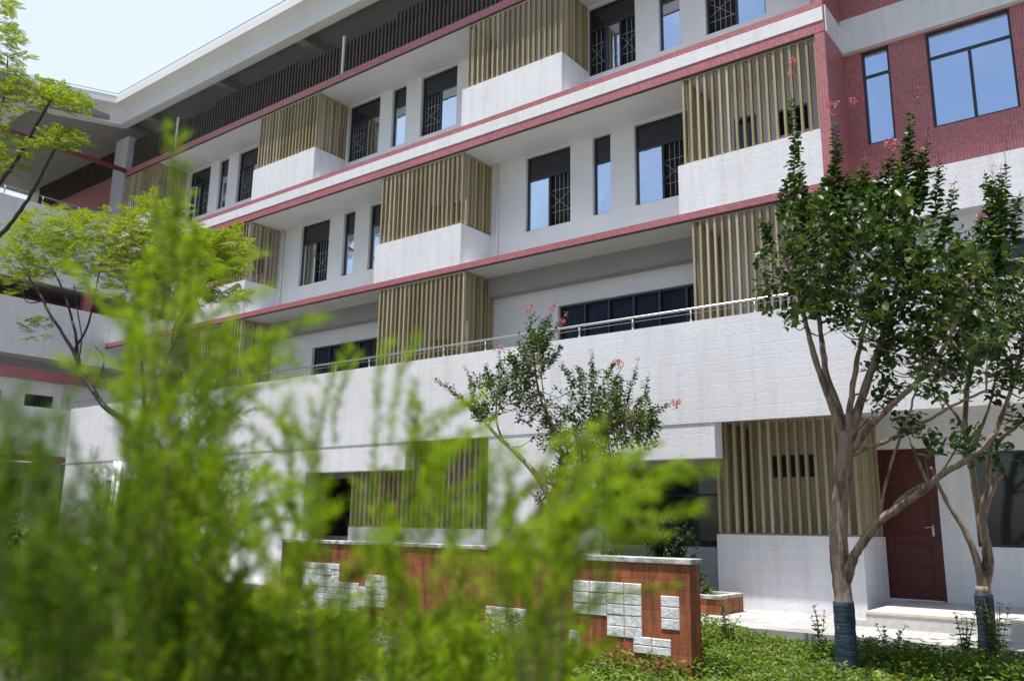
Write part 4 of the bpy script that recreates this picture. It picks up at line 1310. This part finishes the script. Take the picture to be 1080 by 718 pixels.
shrub('plume shrub whose long sprays fan out to the right over the brick wall', 1.5,
      [(530, 590), (570, 640), (600, 560)], (540, 800), 6, 0.10, 'plume',
      sprays=[((575, 590), (722, 490)), ((590, 565), (692, 522)), ((560, 570), (640, 466)), ((600, 600), (702, 566))],
      field=[(560, 590, 50, 36, 34, 42, 20), (620, 560, 42, 32, 26, 33, 14), (510, 570, 42, 50, 24, 62, 28), (590, 640, 60, 36, 30, 60, 40), (655, 520, 12, 22, 5, 28, 10), (585, 535, 22, 22, 8, 55, 14)])
shrub('blurred plume shrub at the lower left corner', 1.35,
      [(28, 440), (5, 420), (45, 530), (75, 560)], (30, 800), 6, 0.12, 'plume_dark',
      field=[(20, 560, 45, 70, 34, 82, 40), (70, 640, 85, 60, 60, 78, 42), (110, 575, 30, 35, 10, 70, 35)], fill=0.45)
shrub('dense green plume shrub in the middle distance under the ferny tree', 3.2,
      [(150, 470), (190, 440), (220, 470), (245, 520), (175, 520), (230, 420), (205, 400)], (185, 690), 20, 0.26, 'plume_dark', needle=0.036, dens=460,
      field=[(190, 490, 55, 50, 50, 80, 40), (180, 560, 110, 50, 70, 80, 45), (70, 600, 60, 30, 24, 80, 40)], ln_px=60)
shrub('leafy plume shrub at the bottom centre, in front of the left garden wall', 2.1,
      [(330, 600), (430, 620), (500, 640)], (420, 760), 6, 0.16, 'plume', needle=0.028,
      field=[(430, 715, 110, 40, 170, 75, 50), (300, 690, 60, 50, 90, 80, 45), (540, 715, 60, 34, 80, 70, 50)], ln_px=60)
shrub('low green plume shrub along the bottom left of the view', 2.0,
      [(20, 620), (130, 620), (230, 650)], (140, 780), 6, 0.16, 'plume_dark', needle=0.028,
      field=[(110, 690, 130, 60, 260, 80, 50), (280, 710, 90, 50, 160, 78, 50), (180, 640, 90, 50, 90, 85, 45)], ln_px=60)


# ---- bush in the planter by the ground floor window
def bush(name, label, c, r, n, leaf, mtl, group=None, cat='bush'):
    t = thing(name, label, cat, (c[0], c[1], c[2]), group)
    lv, st = Leaves(), MB()
    for _ in range(n):
        d_ = rv(); d_[2] = abs(d_[2]) * 1.1 - 0.15
        q = np.array(c) + d_ * np.array(r) * random.uniform(0.45, 1.05) + np.array([0, 0, r[2] * 0.15])
        path = [q - d_ * 0.07, q, q + (d_ + np.array([0, 0, 0.5])) * 0.06]
        leafy_twig(lv, path, leaf, 45)
        if random.random() < 0.3: st.tube([c, (np.array(c) + q) / 2 + rng.normal(size=3) * 0.02, q], [0.009, 0.006, 0.003], 4, cap=False)
    lv.build('foliage', M[mtl], t)
    st.build('stem', M['bark_dark'], t)
    return t


bp = at(706, 575, 13.3)
bush('round_bush', 'dark rounded bush in the low planter under the ground floor window', (bp[0], bp[1], PLZ - 0.1), (0.60, 0.36, bp[2] - PLZ + 0.52), 560, 0.06, 'hedge')
bp = at(645, 583, 13.3)
bush('round_bush', 'small dark bush left of the round one in the same planter', (bp[0], bp[1], PLZ - 0.1), (0.35, 0.3, bp[2] - PLZ + 0.2), 160, 0.06, 'hedge')
bp = at(748, 622, 13.3)
bush('round_bush', 'little green plant at the right end of the low planter', (bp[0] - 0.05, bp[1], PLZ - 0.1), (0.14, 0.14, 0.22), 50, 0.045, 'weed')
bp = at(150, 560, 12.0)
bush('round_bush', 'dark bush beside the white rain pipes at the left', (bp[0], bp[1], 0.0), (0.7, 0.5, bp[2] + 0.1), 260, 0.08, 'hedge')
bp = at(15, 545, 11.0)
bush('round_bush', 'leafy bush under the side building windows', (bp[0], bp[1], 0.0), (1.1, 0.7, bp[2] + 0.1), 380, 0.09, 'weed')

# ---- ground cover
gc = Leaves(); yf = Leaves()
def scatter(n, x0, x1, y0, y1, hmax, size):
    for _ in range(n):
        x = random.uniform(x0, x1); y = random.uniform(y0, y1)
        # keep to the planted bed and inside the camera's wedge
        az = math.degrees(math.atan2(x, y))
        if az < -72 or az > -2: continue
        hm = hmax * (0.22 + 0.95 * (0.5 + 0.5 * math.sin(x * 2.3 + 1.7 * math.sin(y * 1.9))) * (0.5 + 0.5 * math.sin(y * 2.9 + x)))
        if gy1 - 0.05 < y < gy1 + 0.3 and x < -4.0: continue
        z = random.random() ** 0.7 * hm
        an = random.random() * 6.28
        el = random.uniform(-0.2, 0.9)
        gc.add((x, y, z), (math.cos(an), math.sin(an), el), (0.3 * random.gauss(0, 1), 0.3 * random.gauss(0, 1), 1), size * random.uniform(0.6, 1.4), size * random.uniform(0.3, 0.55))
        if random.random() < 0.0015:
            for _k in range(4): yf.add((x, y, hm + 0.02), rv(), rv(), 0.025, 0.02)
scatter(50000, -6.5, 0.4, 6.6, 11.6, 0.30, 0.06)
scatter(22000, -16, -4, 4.5, 11.5, 0.30, 0.07)
scatter(9000, -26, -12, 5.5, 11.5, 0.35, 0.10)
o = gc.build('ground_cover', M['weed']); tag(o, kind='stuff'); o['label'] = 'lush green weeds and ground cover filling the bed'
o = yf.build('ground_cover_flowers', M['yellow'], o, simple=True)


def weed_plant(label, px, py, Y, h, n):
    b_ = at(px, py, Y); b_[2] = 0.0
    t = thing('weed', label, 'weed', tuple(b_), 'tall weeds by the tree trunks')
    lv, st = Leaves(), MB()
    for k in range(n):
        an = random.random() * 6.28; rr = random.uniform(0.05, 0.22)
        tip = b_ + np.array([math.cos(an) * rr, math.sin(an) * rr, h * random.uniform(0.65, 1.05)])
        path = smooth_path([b_ + rng.normal(size=3) * np.array([0.03, 0.03, 0]), (b_ + tip) / 2 + np.array([0, 0, 0.05]), tip], 4)
        st.tube(path, [0.004] * (len(path) - 1) + [0.002], 4, cap=False)
        leafy_twig(lv, path[2:], 0.075, 18)
    lv.build('foliage', M['weed'], t); st.build('stem', M['twig'], t)


weed_plant('leafy weed growing against the wrapped trunk at the right edge', 1052, 690, 11.2, 0.75, 9)
weed_plant('leafy weed just left of the wrapped trunk at the right edge', 1018, 690, 11.2, 0.62, 7)
weed_plant('thin weed between the two wrapped trunks', 938, 690, 10.8, 0.55, 5)
weed_plant('thin weed left of the large wrapped trunk', 868, 690, 11.0, 0.6, 4)
weed_plant('grassy weed beside the right end of the brick garden wall', 768, 690, 10.6, 0.6, 6)
